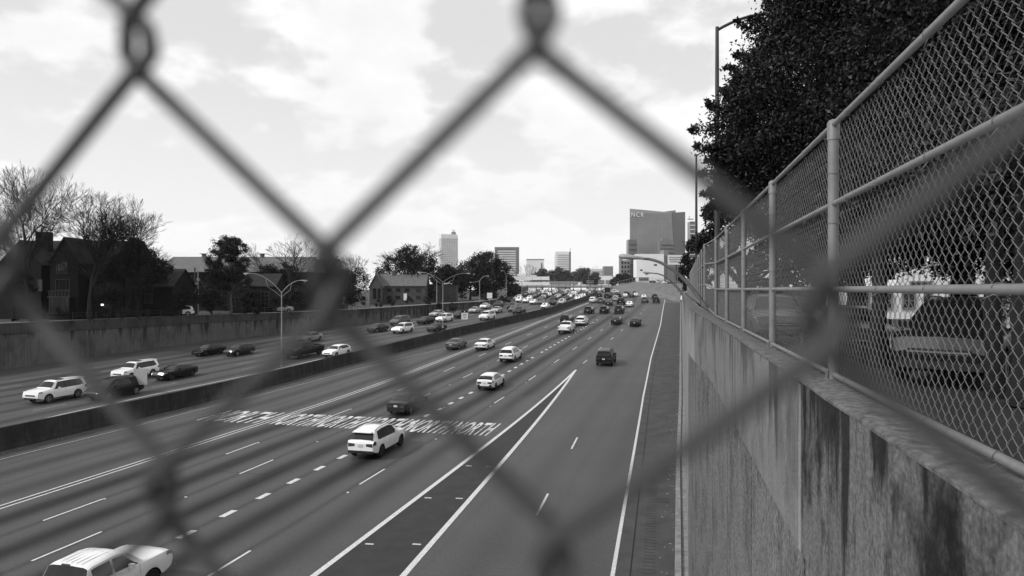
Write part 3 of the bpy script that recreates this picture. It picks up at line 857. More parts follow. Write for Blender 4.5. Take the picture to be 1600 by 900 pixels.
def side_lamp(x, ybase, top, D, heads, label, m='pole', r=.11, group=None):
    b = P(x, ybase, D); ztop = P(x, top, D).z
    t = thing('street_lamp', label, 'street lamp', tuple(b), 0, group)
    h = ztop - b.z
    lpart('pole', MB().tube([(0, 0, 0), (0, 0, h * .5), (0, 0, h)], [r, r * .85, r * .6], 8), M[m], t, True, 60)
    for hx, hy in heads:
        q = P(hx, hy, D) - b; s = 1 if q.x > 0 else -1
        p = [(q.x * u, 0, h - .15 + (q.z - h + .15) * (1 - (1 - u) ** 2)) for u in np.linspace(0, 1, 9)]
        lpart('arm', MB().tube(p, r * .5, 6), M[m], t, True, 60)
        put_head(t, Vector(p[-1]), 0 if s > 0 else math.pi, 0, 1.0)
side_lamp(682.5, 478, 437, 160, [(657, 425)], 'grey left-bank lamp with one arm reaching left, close behind the second median lamp')
side_lamp(749.5, 473, 438, 185, [(760, 431), (738, 441)], 'small lamp with two short arms on the left bank beside the white sign')
side_lamp(791, 468, 430, 205, [(786, 423)], 'thin lamp at the left end of the overpass panels')
side_lamp(1120.5, 470, 42, 30, [(1203, 22)], 'tall dark lamp post rising in front of the big evergreen, arm reaching right', 'darkpole', .13)
side_lamp(1088, 462, 241, 52, [(1112, 234)], 'second dark lamp post, shorter in view, left of the big evergreen', 'darkpole', .12)
# utility poles on the left bank
def upole(x, yb, top, D, label, m, r, bits):
    b = P(x, yb, D); h = P(x, top, D).z - b.z
    t = thing('utility_pole', label, 'utility pole', tuple(b))
    lpart('pole', MB().tube([(0, 0, 0), (0, 0, h)], [r, r * .75], 8), M[m], t, True, 60)
    for nm_, dx_, yy, sz, mm in bits:
        q = P(x + dx_, yy, D) - b
        lpart(nm_, MB().box((q.x, -.12, q.z), sz), M[mm], t)
upole(309.5, 492, 424, 112, 'pale utility pole with small boxes in front of the long-roofed hall', 'pole', .14, [('equipment_box', -2.5, 456, (.5, .3, .5), 'sign_back'), ('equipment_box', .8, 437, (.45, .3, .4), 'pole'), ('cross_arm', 2, 424, (1.2, .12, .1), 'pole'), ('equipment_box', -1.5, 443, (.4, .3, .35), 'sign_back')])
upole(304.5, 491, 418, 114, 'dark wooden utility pole close to the pale one', 'darkpole', .17, [('cross_arm', -3, 425, (1.6, .1, .1), 'pole'), ('equipment_box', 0, 447, (.45, .35, .9), 'darkpole')])
upole(572, 481, 428, 148, 'pale utility pole in front of the gabled brick house', 'pole', .16, [('cross_arm', 2.5, 438, (.8, .1, .1), 'pole'), ('equipment_box', -5, 459, (.7, .3, 1.1), 'pole'), ('cross_arm', -3, 450, (.9, .1, .1), 'pole')])

# ------------------------------------------------------------------ signs
def sign(name, label, cat, x0, x1, y0, y1, D, zfoot, px, m, rows=()):
    c0 = P((x0 + x1) / 2, (y0 + y1) / 2, D)
    wd, ht = (x1 - x0) / FP * D, (y1 - y0) / FP * D
    t = thing(name, label, cat, ((px - CX) / FP * D, D, zfoot))
    lpart('pole', MB().tube([(0, .05, 0), (0, .05, c0.z + ht * .45 - zfoot)], .05, 6), M['pole'], t)
    ox, oz = c0.x - (px - CX) / FP * D, c0.z - zfoot
    lpart('panel', MB().box((ox, 0, oz), (wd, .04, ht)), M[m], t)
    for (a, b, c, d, mm, nm_) in rows:
        lpart(nm_, MB().box((ox + (a + b) / 2 * wd - wd / 2, -.03, oz + (c + d) / 2 * ht - ht / 2), ((b - a) * wd, .03, (d - c) * ht)), M[mm], t)
    return t
Zs = 64.5
sign('road_sign', 'blank grey back of a road sign standing on the median at the left', 'road sign', 209, 230, 576, 601, Zs, float(zr(XB(Zs), Zs)) + 1.4, 218, 'sign_back')
Zs = 122.0
sg = sign('road_sign', 'white lane sign with a black top on the median', 'road sign', 721, 731, 485, 499, Zs, float(zr(XB(Zs), Zs)) + 1.4, 725.5, 'sign_white',
     [(0.0, 1.0, .74, 1.0, 'black', 'header'), (.2, .8, .54, .60, 'black', 'lettering'), (.15, .85, .36, .42, 'black', 'lettering'), (.25, .75, .16, .22, 'black', 'lettering')])
dm = MB(); dm.add([(-.11, -.06, 0), (0, -.06, -.16), (.11, -.06, 0), (0, -.06, .16)], [(0, 1, 2, 3)])
c0 = P(726, 487, Zs); o = lpart('diamond', dm, M['sign_white'], sg); o.location = (c0.x - sg.location.x, 0, c0.z - sg.location.z)
sign('road_sign', 'plain white sign on a post at the edge of the left lanes', 'road sign', 761, 769, 457.5, 466, 182, float(zr(P(765, 0, 182).x, 182)), 765, 'sign_white')

# ------------------------------------------------------------------ cars
# outline: (x, top z); x forward, z up. belt: window sill height. cab: (rear glass x0,x1), (side window spans), (windscreen x0,x1)
CARS = {
 'sedan': dict(L=4.8, W=1.82, belt=.93, top=[(-2.4, .92), (-2.3, 1.0), (-1.72, 1.06), (-.95, 1.40), (-.55, 1.45), (.1, 1.46), (.42, 1.41), (1.28, 1.0), (1.9, .90), (2.25, .78), (2.4, .62)],
    rear=(-1.64, -1.0), front=(.47, 1.2), sides=[(-1.35, -.42), (-.34, .98)], wx=(-1.42, 1.42), wr=.325, zu=.2),
 'coupe': dict(L=5.0, W=1.92, belt=.98, top=[(-2.5, .98), (-2.38, 1.08), (-1.75, 1.12), (-.75, 1.38), (-.35, 1.43), (.0, 1.43), (.3, 1.38), (1.0, 1.06), (1.9, .98), (2.35, .90), (2.5, .66)],
    rear=(-1.62, -.8), front=(.33, .95), sides=[(-1.1, -.62), (-.5, .8)], wx=(-1.5, 1.5), wr=.36, zu=.2),
 'suv': dict(L=4.8, W=1.93, belt=1.06, top=[(-2.4, .95), (-2.35, 1.10), (-2.02, 1.58), (-1.84, 1.66), (-1.0, 1.745), (.0, 1.745), (.45, 1.67), (1.28, 1.15), (1.9, 1.09), (2.27, .98), (2.4, .72)],
    rear=(-2.31, -2.04), front=(.5, 1.2), sides=[(-1.86, -1.22), (-1.17, -.25), (-.19, .95)], wx=(-1.43, 1.45), wr=.37, zu=.27),
 'boxsuv': dict(L=4.85, W=1.95, belt=1.10, top=[(-2.42, .98), (-2.40, 1.2), (-2.28, 1.74), (-2.15, 1.82), (-1.0, 1.85), (.3, 1.83), (.62, 1.76), (1.15, 1.25), (1.95, 1.16), (2.32, 1.08), (2.42, .78)],
    rear=(-2.385, -2.27), front=(.66, 1.11), sides=[(-2.05, -1.33), (-1.22, -.26), (-.20, .92)], wx=(-1.42, 1.45), wr=.38, zu=.29),
 'hatch': dict(L=4.4, W=1.80, belt=.95, top=[(-2.2, .92), (-2.14, 1.05), (-1.62, 1.36), (-1.0, 1.46), (-.2, 1.49), (.15, 1.45), (.5, 1.36), (1.15, 1.0), (1.75, .9), (2.08, .8), (2.2, .62)],
    rear=(-2.1, -1.55), front=(.45, 1.08), sides=[(-1.55, -.55), (-.45, .88)], wx=(-1.3, 1.32), wr=.325, zu=.2),
 'minivan': dict(L=5.1, W=1.98, belt=1.02, top=[(-2.55, .95), (-2.52, 1.1), (-2.32, 1.62), (-2.15, 1.70), (-.8, 1.76), (.4, 1.74), (.75, 1.66), (1.7, 1.12), (2.15, .98), (2.42, .84), (2.55, .66)],
    rear=(-2.49, -2.31), front=(.82, 1.62), sides=[(-2.1, -1.15), (-1.05, .0), (.1, 1.3)], wx=(-1.5, 1.55), wr=.35, zu=.24),
 'pickup': dict(L=5.8, W=2.03, belt=1.25, top=[(-2.9, 1.2), (-2.84, 1.25), (-2.80, 1.25), (-1.08, 1.27), (-1.0, 1.27), (-.92, 1.36), (-.72, 1.83), (-.55, 1.88), (.3, 1.91), (.62, 1.87), (.85, 1.80), (1.45, 1.32), (2.3, 1.27), (2.72, 1.21), (2.86, 1.12), (2.9, .95)],
    rear=(-.9, -.72), front=(.88, 1.4), sides=[(-.62, .12), (.22, 1.2)], wx=(-1.75, 1.8), wr=.40, zu=.38, bed=(-2.8, -1.02)),
}
def make_surface(k):
    c = CARS[k]; Lh = c['L'] / 2; W = c['W'] / 2; tx = [p[0] for p in c['top']]; tz = [p[1] for p in c['top']]
    Hm = max(tz); wr = c['wr']; ar = wr + .065
    def half(x):
        d = Lh - abs(x)
        e = .91 if k in ('pickup', 'boxsuv') else .84
        return W * (e + (1 - e) * min(1, max(0, d / .55)) ** .55)
    def ring(x, arch=True):
        zt = float(np.interp(x, tx, tz)); w_ = half(x)
        ends = max(0, 1 - (Lh - abs(x)) / .5)
        zu = c['zu'] + .14 * ends ** 2
        zs = zu + .10
        zb = min(c['belt'] + .03 * (-x / Lh), zt - .02)
        k_ = max(0.0, min(1.0, (zt - zb) / max(.01, Hm - c['belt'])))
        wb = w_ * .965
        wroof = wb * (1 - .045 - (.17 if k == 'pickup' else .25) * k_)
        za = 0
        if arch:
            for wx_ in c['wx']:
                d = abs(x - wx_)
                if d < ar: za = wr + math.sqrt(max(0, ar * ar - d * d))
        p1z, p2z = max(zu, za), max(zs, za)
        p3z = max((zs + zb) * .52, za + .015)
        zb4 = max(zb - .04, p3z + .01)
        r = [(0, p1z if za else zu), (w_ * .80, p1z), (w_ * (.985 if za else .95), p2z), (w_, p3z), (w_ * .985, zb4), (wb, max(zb, zb4 + .005)),
             (wroof, zt - .035 - .035 * k_), (wroof * .82, zt - .004), (0, zt + .02)]
        if 'bed' in c and c['bed'][0] < x < c['bed'][1]:
            r[5] = (wb, zt - .02); r[6] = (wb - .07, zt); r[7] = (wb - .09, .82); r[8] = (0, .82)
        return r
    return c, ring
def stations(c, fine=True):
    xs = set(round(p[0], 3) for p in c['top'])
    if fine:
        for wx_ in c['wx']:
            ar = c['wr'] + .065
            for a in np.linspace(0, math.pi, 11): xs.add(round(wx_ - (ar - .0005) * math.cos(a), 3))
            xs.add(round(wx_ - ar - .004, 3)); xs.add(round(wx_ + ar + .004, 3))
        for x in np.linspace(-c['L'] / 2 + .06, c['L'] / 2 - .06, 15): xs.add(round(float(x), 3))
    if 'bed' in c:
        for e in c['bed']: xs.add(e + .004); xs.add(e - .004)
    return sorted(xs)
def body_mb(k, fine=True):
    c, ring = make_surface(k)
    xs = stations(c, fine)
    mb = MB(); v = []; mi = []; f = []
    n = 17
    for x in xs:
        r = ring(x, fine)
        v += [(x, y, z) for y, z in r[::-1][:-1]] + [(x, -y, z) for y, z in r]
    # ring order: roof centre .. left side .. underside .. right .. roof (open at the roof centre seam: first and last coincide)
    for i in range(len(xs) - 1):
        for j in range(n - 1):
            f.append((i * n + j, i * n + j + 1, (i + 1) * n + j + 1, (i + 1) * n + j))
            mi.append(1 if 6 <= j <= 9 else 0)
    f.append(tuple(range(n - 1))); mi.append(0)
    o = (len(xs) - 1) * n; f.append(tuple(o + j for j in range(n - 1))[::-1]); mi.append(0)
    mb.v = v; mb.f = f; mb.m = mi
    return mb
def patch(k, x0, x1, v0, v1, side=0, off=.006, nx=6, nv=4, mb=None, mi=0, rake0=0.0, rake1=0.0):
    """patch of the body surface, pushed out by off; v is a position along the ring (5 belt, 6 roof edge, 8 centre line)"""
    c, ring = make_surface(k); mb = mb or MB()
    def S(x, v):
        r = ring(x, False); i = min(7, int(v)); t = v - i
        return Vector((x, r[i][0] * (1 - t) + r[i + 1][0] * t, r[i][1] * (1 - t) + r[i + 1][1] * t))
    V, F = [], []
    sides = (side,) if side else (1,)
    rows = []
    if side == 0:      # spans the whole width
        vs_ = [v0 + (v1 - v0) * i / nv for i in range(nv + 1)]
        cols = [(v, 1) for v in vs_] + [(v, -1) for v in vs_[::-1][1:]]
    else:
        cols = [(v0 + (v1 - v0) * i / nv, side) for i in range(nv + 1)]
    for i in range(nx + 1):
        for (v, sgn) in cols:
            t = (v - v0) / (v1 - v0)
            x = x0 + rake0 * t + (x1 + rake1 * t - x0 - rake0 * t) * i / nx
            p = S(x, v); e = .01
            du = S(x + e, v) - S(x - e, v); dv = S(x, min(7.999, v + .02)) - S(x, v - .02)
            nn = du.cross(dv)
            if nn.length < 1e-9: nn = Vector((0, 0, 1))
            nn.normalize()
            if nn.y < -1e-3 and abs(nn.y) > abs(nn.z): nn = -nn
            if abs(nn.z) >= abs(nn.y) and nn.z < 0: nn = -nn
            p = p + nn * off
            V.append((p.x, p.y * sgn, p.z))
    m_ = len(cols)
    for i in range(nx):
        for j in range(m_ - 1): F.append((i * m_ + j, i * m_ + j + 1, (i + 1) * m_ + j + 1, (i + 1) * m_ + j))
    mb.add(V, F, mi); return mb
def wheel_meshes(wr, dark):
    t = MB(); n = 20; prof = [(wr * .62, -.10), (wr * .94, -.105), (wr, -.07), (wr, .07), (wr * .94, .105), (wr * .62, .10)]
    v, f = [], []
    for (r, y) in prof:
        for j in range(n): a = 2 * math.pi * j / n; v.append((r * math.cos(a), y, r * math.sin(a)))
    for i in range(5):
        for j in range(n): f.append((i * n + j, i * n + (j + 1) % n, (i + 1) * n + (j + 1) % n, (i + 1) * n + j))
    f += [tuple(range(n)), tuple(5 * n + j for j in range(n))[::-1]]
    t.add(v, f)
    r = MB()
    for s in (-1, 1):
        y = .088 * s
        v = [(wr * .20 * math.cos(a), y + .012 * s, wr * .20 * math.sin(a)) for a in np.linspace(0, 2 * math.pi, 10, endpoint=False)]
        r.add(v, [tuple(range(10))])
        for q in range(5):
            a = 2 * math.pi * q / 5
            pts = [(wr * .12 * math.cos(a + .9), wr * .12 * math.sin(a + .9)), (wr * .64 * math.cos(a + .16), wr * .64 * math.sin(a + .16)), (wr * .64 * math.cos(a - .16), wr * .64 * math.sin(a - .16)), (wr * .12 * math.cos(a - .9), wr * .12 * math.sin(a - .9))]
            r.add([(p[0], y + (.010 + .004) * s, p[1]) for p in pts], [(0, 1, 2, 3)])
        v = []; nn = 20
        for rr_ in (wr * .60, wr * .69):
            v += [(rr_ * math.cos(2 * math.pi * j / nn), y + .02 * s, rr_ * math.sin(2 * math.pi * j / nn)) for j in range(nn)]
        r.add(v, [(j, (j + 1) % nn, nn + (j + 1) % nn, nn + j) for j in range(nn)])
    return t.mesh('wheel', M['tyre'], True, 40), r.mesh('rim', M['rim_dark' if dark else 'rim'])
CM = {}
def car_meshes(k):
    if k in CM: return CM[k]
    c, ring = make_surface(k); d = {}
    d['body'] = body_mb(k).mesh('body', [M['car_white'], M['trim']], True, 32)
    g = M['glass']
    d['windscreen'] = patch(k, c['front'][0], c['front'][1], 6.12, 8, 0, nx=6, nv=4).mesh('windscreen', g, True)
    d['rear_window'] = patch(k, c['rear'][0], c['rear'][1], 6.1, 8, 0, nx=5, nv=4).mesh('rear_window', g, True)
    d['side'] = {}
    for s in (1, -1):
        for i, (a, b) in enumerate(c['sides']):
            front = i == len(c['sides']) - 1
            first = i == 0
            d['side'][(s, i)] = patch(k, a, b, 5.14, 5.88, s, nx=6, nv=3, rake0=.22 if (first and k not in ('pickup',)) else 0, rake1=-.52 * (1.25 if k == 'minivan' else 1) if front else 0).mesh('side_window', g, True)
    for s in (1, -1):
        d['trim', s] = patch(k, c['sides'][0][0] - .03, c['sides'][-1][1] + .03, 5.06, 5.93, s, off=.003, nx=8, nv=3, rake0=.22 if k != 'pickup' else 0, rake1=-.52 * (1.25 if k == 'minivan' else 1)).mesh('window_trim', M['trim'], True)
    for s in (1, -1):
        mb = MB()
        for a, b in c['sides']:
            for xx in ((a - .03, b + .03) if k == 'pickup' else (b + .03,)): patch(k, xx - .007, xx + .007, 2.9, 5.0, s, off=.003, nx=1, nv=6, mb=mb)
            mb2 = b - (b - a) * .92; patch(k, mb2, mb2 + .17, 4.45, 4.62, s, off=.02, nx=1, nv=1, mb=mb)
        d['seam', s] = mb.mesh('door_seam', M['trim'])
    d['wheel'] = {}
    for dk in (0, 1): d['wheel'][dk] = wheel_meshes(c['wr'], dk)
    Lh, W = c['L'] / 2, c['W'] / 2
    bz = c['belt']
    tall = k in ('suv', 'boxsuv', 'minivan', 'pickup')
    for s in (1, -1):
        d['headlight', s] = patch(k, Lh - .42, Lh - .035, 3.62, 4.85, s, off=.012, nx=5, nv=3, rake0=.1).mesh('headlight', M['lamp_clear'], True)
        mb = patch(k, -Lh + .012, -Lh + (.26 if k != 'pickup' else .16), 3.3 if tall else 3.55, 4.85, s, off=.012, nx=4, nv=3)
        r = ring(-Lh, False)
        z0, z1 = (bz - .30, bz - .08) if not k == 'pickup' else (bz - .42, bz - .08)
        wy = r[3][0] * .97
        mb.add([(-Lh - .012, s * wy, z0), (-Lh - .012, s * (wy - (.42 if not k == 'pickup' else .17)), z0 + .05), (-Lh - .012, s * (wy - (.42 if not k == 'pickup' else .17)), z1 - .02), (-Lh - .012, s * wy * .985, z1)], [(0, 1, 2, 3)])
        d['taillight', s] = mb.mesh('taillight', M['lamp_red'])
        xm = c['sides'][-1][1] - .42
        mb = MB(); mb.box((xm, s * (W * .97 + .10), bz + .10), (.11, .19, .15)); mb.box((xm + .02, s * (W * .95), bz + .06), (.05, .14, .04))
        d['mirror', s] = mb.mesh('mirror', [M['car_white']])
    mb = MB(); mb.box((-Lh + .02, 0, c['zu'] + .20), (.10, W * 1.62, .15)); d['rear_bumper'] = mb.mesh('rear_bumper', M['trim'])
    mb = MB(); mb.box((Lh + .0, 0, c['zu'] + .18), (.06, W * 1.5, .15)); d['front_bumper'] = mb.mesh('front_bumper', M['trim'])
    gz = ring(Lh, False)[8][1]
    mb = MB(); mb.box((Lh + .005, 0, (gz + c['zu'] + .4) / 2), (.03, W * (1.1 if tall else .95), max(.12, (gz - c['zu'] - .4) * .75))); d['grille'] = mb.mesh('grille', M['trim'])
    mb = MB(); mb.box((Lh + .022, 0, (gz + c['zu'] + .4) / 2), (.02, W * (1.1 if tall else .9), .035)); d['grille_bar'] = mb.mesh('grille_bar', M['chrome'])
    pz = bz - .22 if not k == 'pickup' else .62
    if k in ('sedan', 'coupe'): pz = bz - .16
    mb = MB(); mb.box((-Lh - .016, 0, pz), (.014, .31, .155)); d['number_plate'] = mb.mesh('number_plate', M['plate'])
    mb = MB()
    Hm = max(p[1] for p in c['top'])
    xr0, xr1 = c['rear'][1] + .2, c['front'][0] - .1
    if k in ('suv', 'boxsuv', 'minivan'):
        for s in (1, -1):
            rr_ = MB(); rr_.tube([(x, s * ring(x)[6][0] * .95, ring(x)[6][1] + (.085 if 0 < i < 6 else .01)) for i, x in enumerate(np.linspace(xr0, xr1, 7))], .02, 5)
            d['roof_rail', s] = rr_.mesh('roof_rail', M['trim'])
        d['sunroof'] = patch(k, -.55, .3, 7.2, 8, 0, off=.008, nx=3, nv=2).mesh('sunroof', g, True)
        mb = MB(); zt = ring(c['rear'][1], False)[8][1]
        mb.box((c['rear'][1] - .06, 0, zt + .01), (.26, W * 1.25, .04)); d['spoiler'] = mb.mesh('spoiler', [M['car_white']])
    if k == 'pickup':
        mb = MB(); mb.box((-.80, 0, Hm - .005), (.06, .30, .05)); d['brake_light'] = mb.mesh('brake_light', M['lamp_red'])
        mb = MB()
        for y_ in (-.42, -.21, 0, .21, .42): mb.box((-.1, y_, Hm + .008), (1.1, .04, .010))
        d['roof_rib'] = mb.mesh('roof_rib', [M['car_white']])
    if k == 'hatch':
        for s in (1, -1):
            mb = MB(); mb.add([(-Lh - .012, s * W * .78, .34), (-Lh - .012, s * W * .44, .38), (-Lh - .012, s * W * .56, .62), (-Lh - .012, s * W * .80, .60)], [(0, 1, 2, 3)]); d['vent', s] = mb.mesh('vent', M['trim'])
        mb = MB(); mb.box((-2.0, 0, 1.17), (.14, 1.25, .03)); d['spoiler'] = mb.mesh('spoiler', M['trim'])
    CM[k] = d
    return d
def paint(o, colour):
    o.material_slots[0].link = 'OBJECT'; o.material_slots[0].material = M['car_' + colour]
def orient(o, X, Y, z, dirv, slope):
    f = Vector((dirv.x, dirv.y, slope)).normalized(); l = Vector((-dirv.y, dirv.x, 0)).normalized(); u = f.cross(l)
    o.matrix_world = Matrix(((f.x, l.x, u.x, X), (f.y, l.y, u.y, Y), (f.z, l.z, u.z, z), (0, 0, 0, 1)))
def place(o, X, Y, dirv, z=None):
    e = 1.3
    za, zb_ = (zr(X + dirv.x * e, Y + dirv.y * e), zr(X - dirv.x * e, Y - dirv.y * e)) if z is None else (z, z)
    orient(o, X, Y, float(za + zb_) / 2 + .012, dirv, float(za - zb_) / (2 * e))
def car(k, colour, label, X, Y, dirv, cat='car', group=None, dark_rim=0, rails=True, sun=False, z=None, scale=1.0):
    t = bpy.data.objects.new({'sedan': 'sedan_car', 'coupe': 'coupe_car', 'suv': 'sport_utility_car', 'boxsuv': 'sport_utility_car', 'hatch': 'hatchback_car', 'minivan': 'minivan', 'pickup': 'pickup_truck'}[k], None)
    C.objects.link(t); tag(t, label, cat, group)
    place(t, X, Y, dirv, z)
    if scale != 1: t.scale = (scale,) * 3
    d = car_meshes(k); c = CARS[k]
    b = link('body', d['body'], t); paint(b, colour)
    for nm_ in ('windscreen', 'rear_window', 'rear_bumper', 'front_bumper', 'grille', 'number_plate'):
        o = link(nm_, d[nm_], t)
        if nm_ == 'grille': link('grille_bar', d['grille_bar'], o)
    for o_ in d['side'].values(): link('side_window', o_, t)
    for s in (1, -1):
        if k != 'pickup': link('window_trim', d['trim', s], t)
        link('door_seam', d['seam', s], t)
        link('headlight', d['headlight', s], t); link('taillight', d['taillight', s], t)
        m_ = link('mirror', d['mirror', s], t); paint(m_, colour)
        if ('vent', s) in d: link('vent', d['vent', s], t)
        if rails and ('roof_rail', s) in d: link('roof_rail', d['roof_rail', s], t)
        for wx_ in c['wx']:
            wl = link('wheel', d['wheel'][dark_rim][0], t, (wx_, s * (c['W'] / 2 - .115), c['wr']))
            link('rim', d['wheel'][dark_rim][1], wl)
    if sun and 'sunroof' in d: link('sunroof', d['sunroof'], t)
    for nm_ in ('spoiler', 'brake_light', 'roof_rib'):
        if nm_ in d:
            o = link(nm_, d[nm_], t)
            if nm_ in ('spoiler', 'roof_rib') and k != 'hatch': paint(o, colour)
    return t
FAR = {}
def far_mesh(k):
    if k in FAR: return FAR[k]
    c, ring = make_surface(k)
    mb = body_mb(k, False)
    for i in range(len(mb.m)):
        if mb.m[i] == 1: mb.m[i] = 2
    patch(k, c['front'][0], c['front'][1], 6.12, 8, 0, nx=2, nv=1, mb=mb, mi=1, off=.015)
    patch(k, c['rear'][0], c['rear'][1], 6.1, 8, 0, nx=2, nv=1, mb=mb, mi=1, off=.015)
    for s in (1, -1):
        patch(k, c['sides'][0][0], c['sides'][-1][1], 5.14, 5.85, s, nx=3, nv=1, mb=mb, mi=1, rake0=.2, rake1=-.5, off=.015)
        for wx_ in c['wx']:
            n = 10; y = s * (c['W'] / 2 + .01)
            v = [(wx_ + c['wr'] * math.cos(2 * math.pi * j / n), y, c['wr'] + c['wr'] * math.sin(2 * math.pi * j / n)) for j in range(n)]
            v += [(p[0], y - s * .22, p[2]) for p in v]
            mb.add(v, [tuple(range(n))] + [(j, (j + 1) % n, n + (j + 1) % n, n + j) for j in range(n)], 2)
        Lh = c['L'] / 2
        mb.box((Lh - .06, s * c['W'] * .36, c['belt'] - .24), (.16, .34, .15), mi=3)
        mb.box((-Lh + .04, s * c['W'] * .37, c['belt'] - .2), (.16, .34, .18), mi=4)
    mb.box((c['L'] / 2 - .02, 0, c['zu'] + .25), (.12, c['W'] * .6, .22), mi=2)
    mb.box((-c['L'] / 2 - .0, 0, c['zu'] + .16), (.10, c['W'] * .8, .16), mi=2)
    mb.box((-c['L'] / 2 - .02, 0, c['belt'] - .22), (.02, .32, .16), mi=5)
    FAR[k] = mb.mesh('distant_car', [M['car_white'], M['glass'], M['trim'], M['lamp_clear'], M['lamp_red'], M['plate']], True, 35)
    return FAR[k]
def far_car(k, colour, label, X, Y, dirv, group=None):
    o = link('distant_car', far_mesh(k)); paint(o, colour)
    place(o, X, Y, dirv); tag(o, label, 'pickup' if k == 'pickup' else 'car', group)
    return o
def away(k, colour, x, y, label, far=False, **kw):
    p = G(x, y); d = NX(p.y); h = CARS[k]['L'] / 2
    return (far_car if far else car)(k, colour, label, p.x + d.x * h, p.y + d.y * h, d, **kw)
def toward(k, colour, x, y, label, far=False, **kw):
    p = G(x, y); d = SX(p.y); h = CARS[k]['L'] / 2
    return (far_car if far else car)(k, colour, label, p.x + d.x * h, p.y + d.y * h, -d, **kw)
GN, GS = 'cars driving away on the right carriageway', 'oncoming cars on the left carriageway'
# northbound, near to far
Yp = 21.2
car('pickup', 'white', 'white crew cab pickup cut off by the bottom left corner of the view', qX(-18.55, Yp), Yp, NX(Yp), 'pickup', GN, dark_rim=1, scale=.93)
away('suv', 'white', 563, 719, 'white sport utility car on the painted words, nearest whole car driving away', group=GN, dark_rim=1, sun=True)
away('sedan', 'charcoal', 618, 650, 'dark sedan half hidden behind the blurred wire, driving over the painted words', group=GN)
away('hatch', 'white', 757, 611, 'white hatchback with black rear vents beside the short wide dashes', group=GN, dark_rim=1)
away('suv', 'white', 790, 567, 'white upright wagon with a big dark rear window ahead of the white hatchback', group=GN)
away('sedan', 'white', 750, 548, 'white sedan straddling the double line right of a grey sedan', group=GN)
away('sedan', 'grey', 704, 547.5, 'mid grey sedan in the lane next to the median', group=GN)
away('boxsuv', 'black', 943, 573, 'black sport utility car alone in the slip lane beyond the painted wedge', group=GN)
away('pickup', 'white', 880, 522, 'white pickup driving away with a dark car just ahead of it', group=GN, cat='pickup')
away('boxsuv', 'black', 882, 507.5, 'black sport utility car just ahead of the white pickup', group=GN)
away('suv', 'white', 906, 509.5, 'white sport utility car to the right of the white pickup', group=GN)
away('sedan', 'charcoal', 961, 507.5, 'charcoal sedan left of another dark sedan in the right lanes', group=GN)
away('sedan', 'black', 991, 511, 'black sedan alone nearest the long white edge line', group=GN)
away('suv', 'charcoal', 918, 491, 'leftmost of three dark sport utility cars abreast', group=GN)
away('suv', 'black', 942.5, 490.5, 'middle one of three dark sport utility cars abreast', group=GN)
away('boxsuv', 'charcoal', 966, 490.5, 'rightmost of three dark sport utility cars abreast', group=GN)
GF = 'far cars driving away'
for k_, c_, x_, y_, l_ in (
    ('sedan', 'white', 983, 480, 'small white sedan beyond the three dark sport utility cars'),
    ('pickup', 'black', 969, 477, 'black pickup just left of the small white sedan far up the road'),
    ('sedan', 'charcoal', 950, 478, 'far charcoal sedan left of the black pickup'),
    ('suv', 'grey', 938, 474.5, 'far grey car behind the charcoal sedan, beside a white one'),
    ('suv', 'white', 925, 473.5, 'far white car closest to the end of the median'),
    ('suv', 'grey', 1007, 473.5, 'grey car in the right lanes, left one of a close pair'),
    ('boxsuv', 'black', 1025, 474, 'black car in the right lanes, right one of a close pair'),
    ('sedan', 'white', 1006, 467.5, 'white car just ahead of the grey car in the right lanes'),
    ('suv', 'charcoal', 1023, 467.5, 'dark car just ahead of the black car by the edge line'),
    ('suv', 'silver', 961, 471, 'silver car ahead of the black pickup'),
    ('boxsuv', 'black', 948, 467, 'black car just below the dark back of the box truck'),
    ('suv', 'charcoal', 966, 466, 'dark car right of the box truck, ahead of the silver car'),
    ('sedan', 'black', 957, 465.5, 'tiny black sedan immediately right of the box truck'),
    ('sedan', 'white', 977, 465, 'tiny white sedan at the foot of the grass bank'),
    ('sedan', 'charcoal', 987, 465.5, 'tiny dark sedan at the foot of the grass bank'),
    ('suv', 'black', 936, 465.5, 'tiny black car left of the box truck')):
    away(k_, c_, x_, y_, l_, far=True, group=GF)
# southbound, near to far
toward('boxsuv', 'white', 47, 632, 'white sport utility car at the far left, nearest oncoming car', group=GS, sun=True)
toward('minivan', 'black', 142, 627, 'black minivan behind the blurred wire, beside the blank sign back', group=GS)
toward('boxsuv', 'white', 183, 596, 'white sport utility car behind the black minivan', group=GS, sun=True)
toward('coupe', 'black', 246, 596, 'low black coupe following next to the white sport utility car', group=GS, dark_rim=1)
toward('sedan', 'black', 306, 558, 'black sedan in the far oncoming lane, left of a dark crossover', group=GS, dark_rim=1)
toward('hatch', 'charcoal', 356, 557.5, 'dark crossover with pale wheels right behind the black sedan', group=GS)
toward('pickup', 'black', 452, 562, 'black pickup beside the nearest median lamp', group=GS, cat='pickup', dark_rim=1, scale=1.08)
toward('hatch', 'white', 511, 559.5, 'white hatchback following the black pickup next to the barrier', group=GS)
toward('sedan', 'silver', 470, 536, 'silver sedan partly hidden above the black pickup', group=GS)
toward('sedan', 'charcoal', 578, 520.5, 'dark sedan left of a white sport utility car in the oncoming lanes', group=GS)
toward('minivan', 'grey', 614, 509, 'grey car behind the white sport utility car, far lane', group=GS)
toward('suv', 'white', 618, 522, 'white sport utility car between a dark sedan and a grey car', group=GS)
toward('sedan', 'black', 656, 507.5, 'black sedan in the middle oncoming lanes left of the second lamp', group=GS)
toward('sedan', 'charcoal', 672, 519.5, 'dark sedan nearest the barrier below the second median lamp', group=GS)
toward('sedan', 'silver', 675, 496, 'silver sedan farthest left behind the lamp post', group=GS)
toward('suv', 'white', 686, 504.5, 'white truck-fronted car passing behind the second median lamp', group=GS)
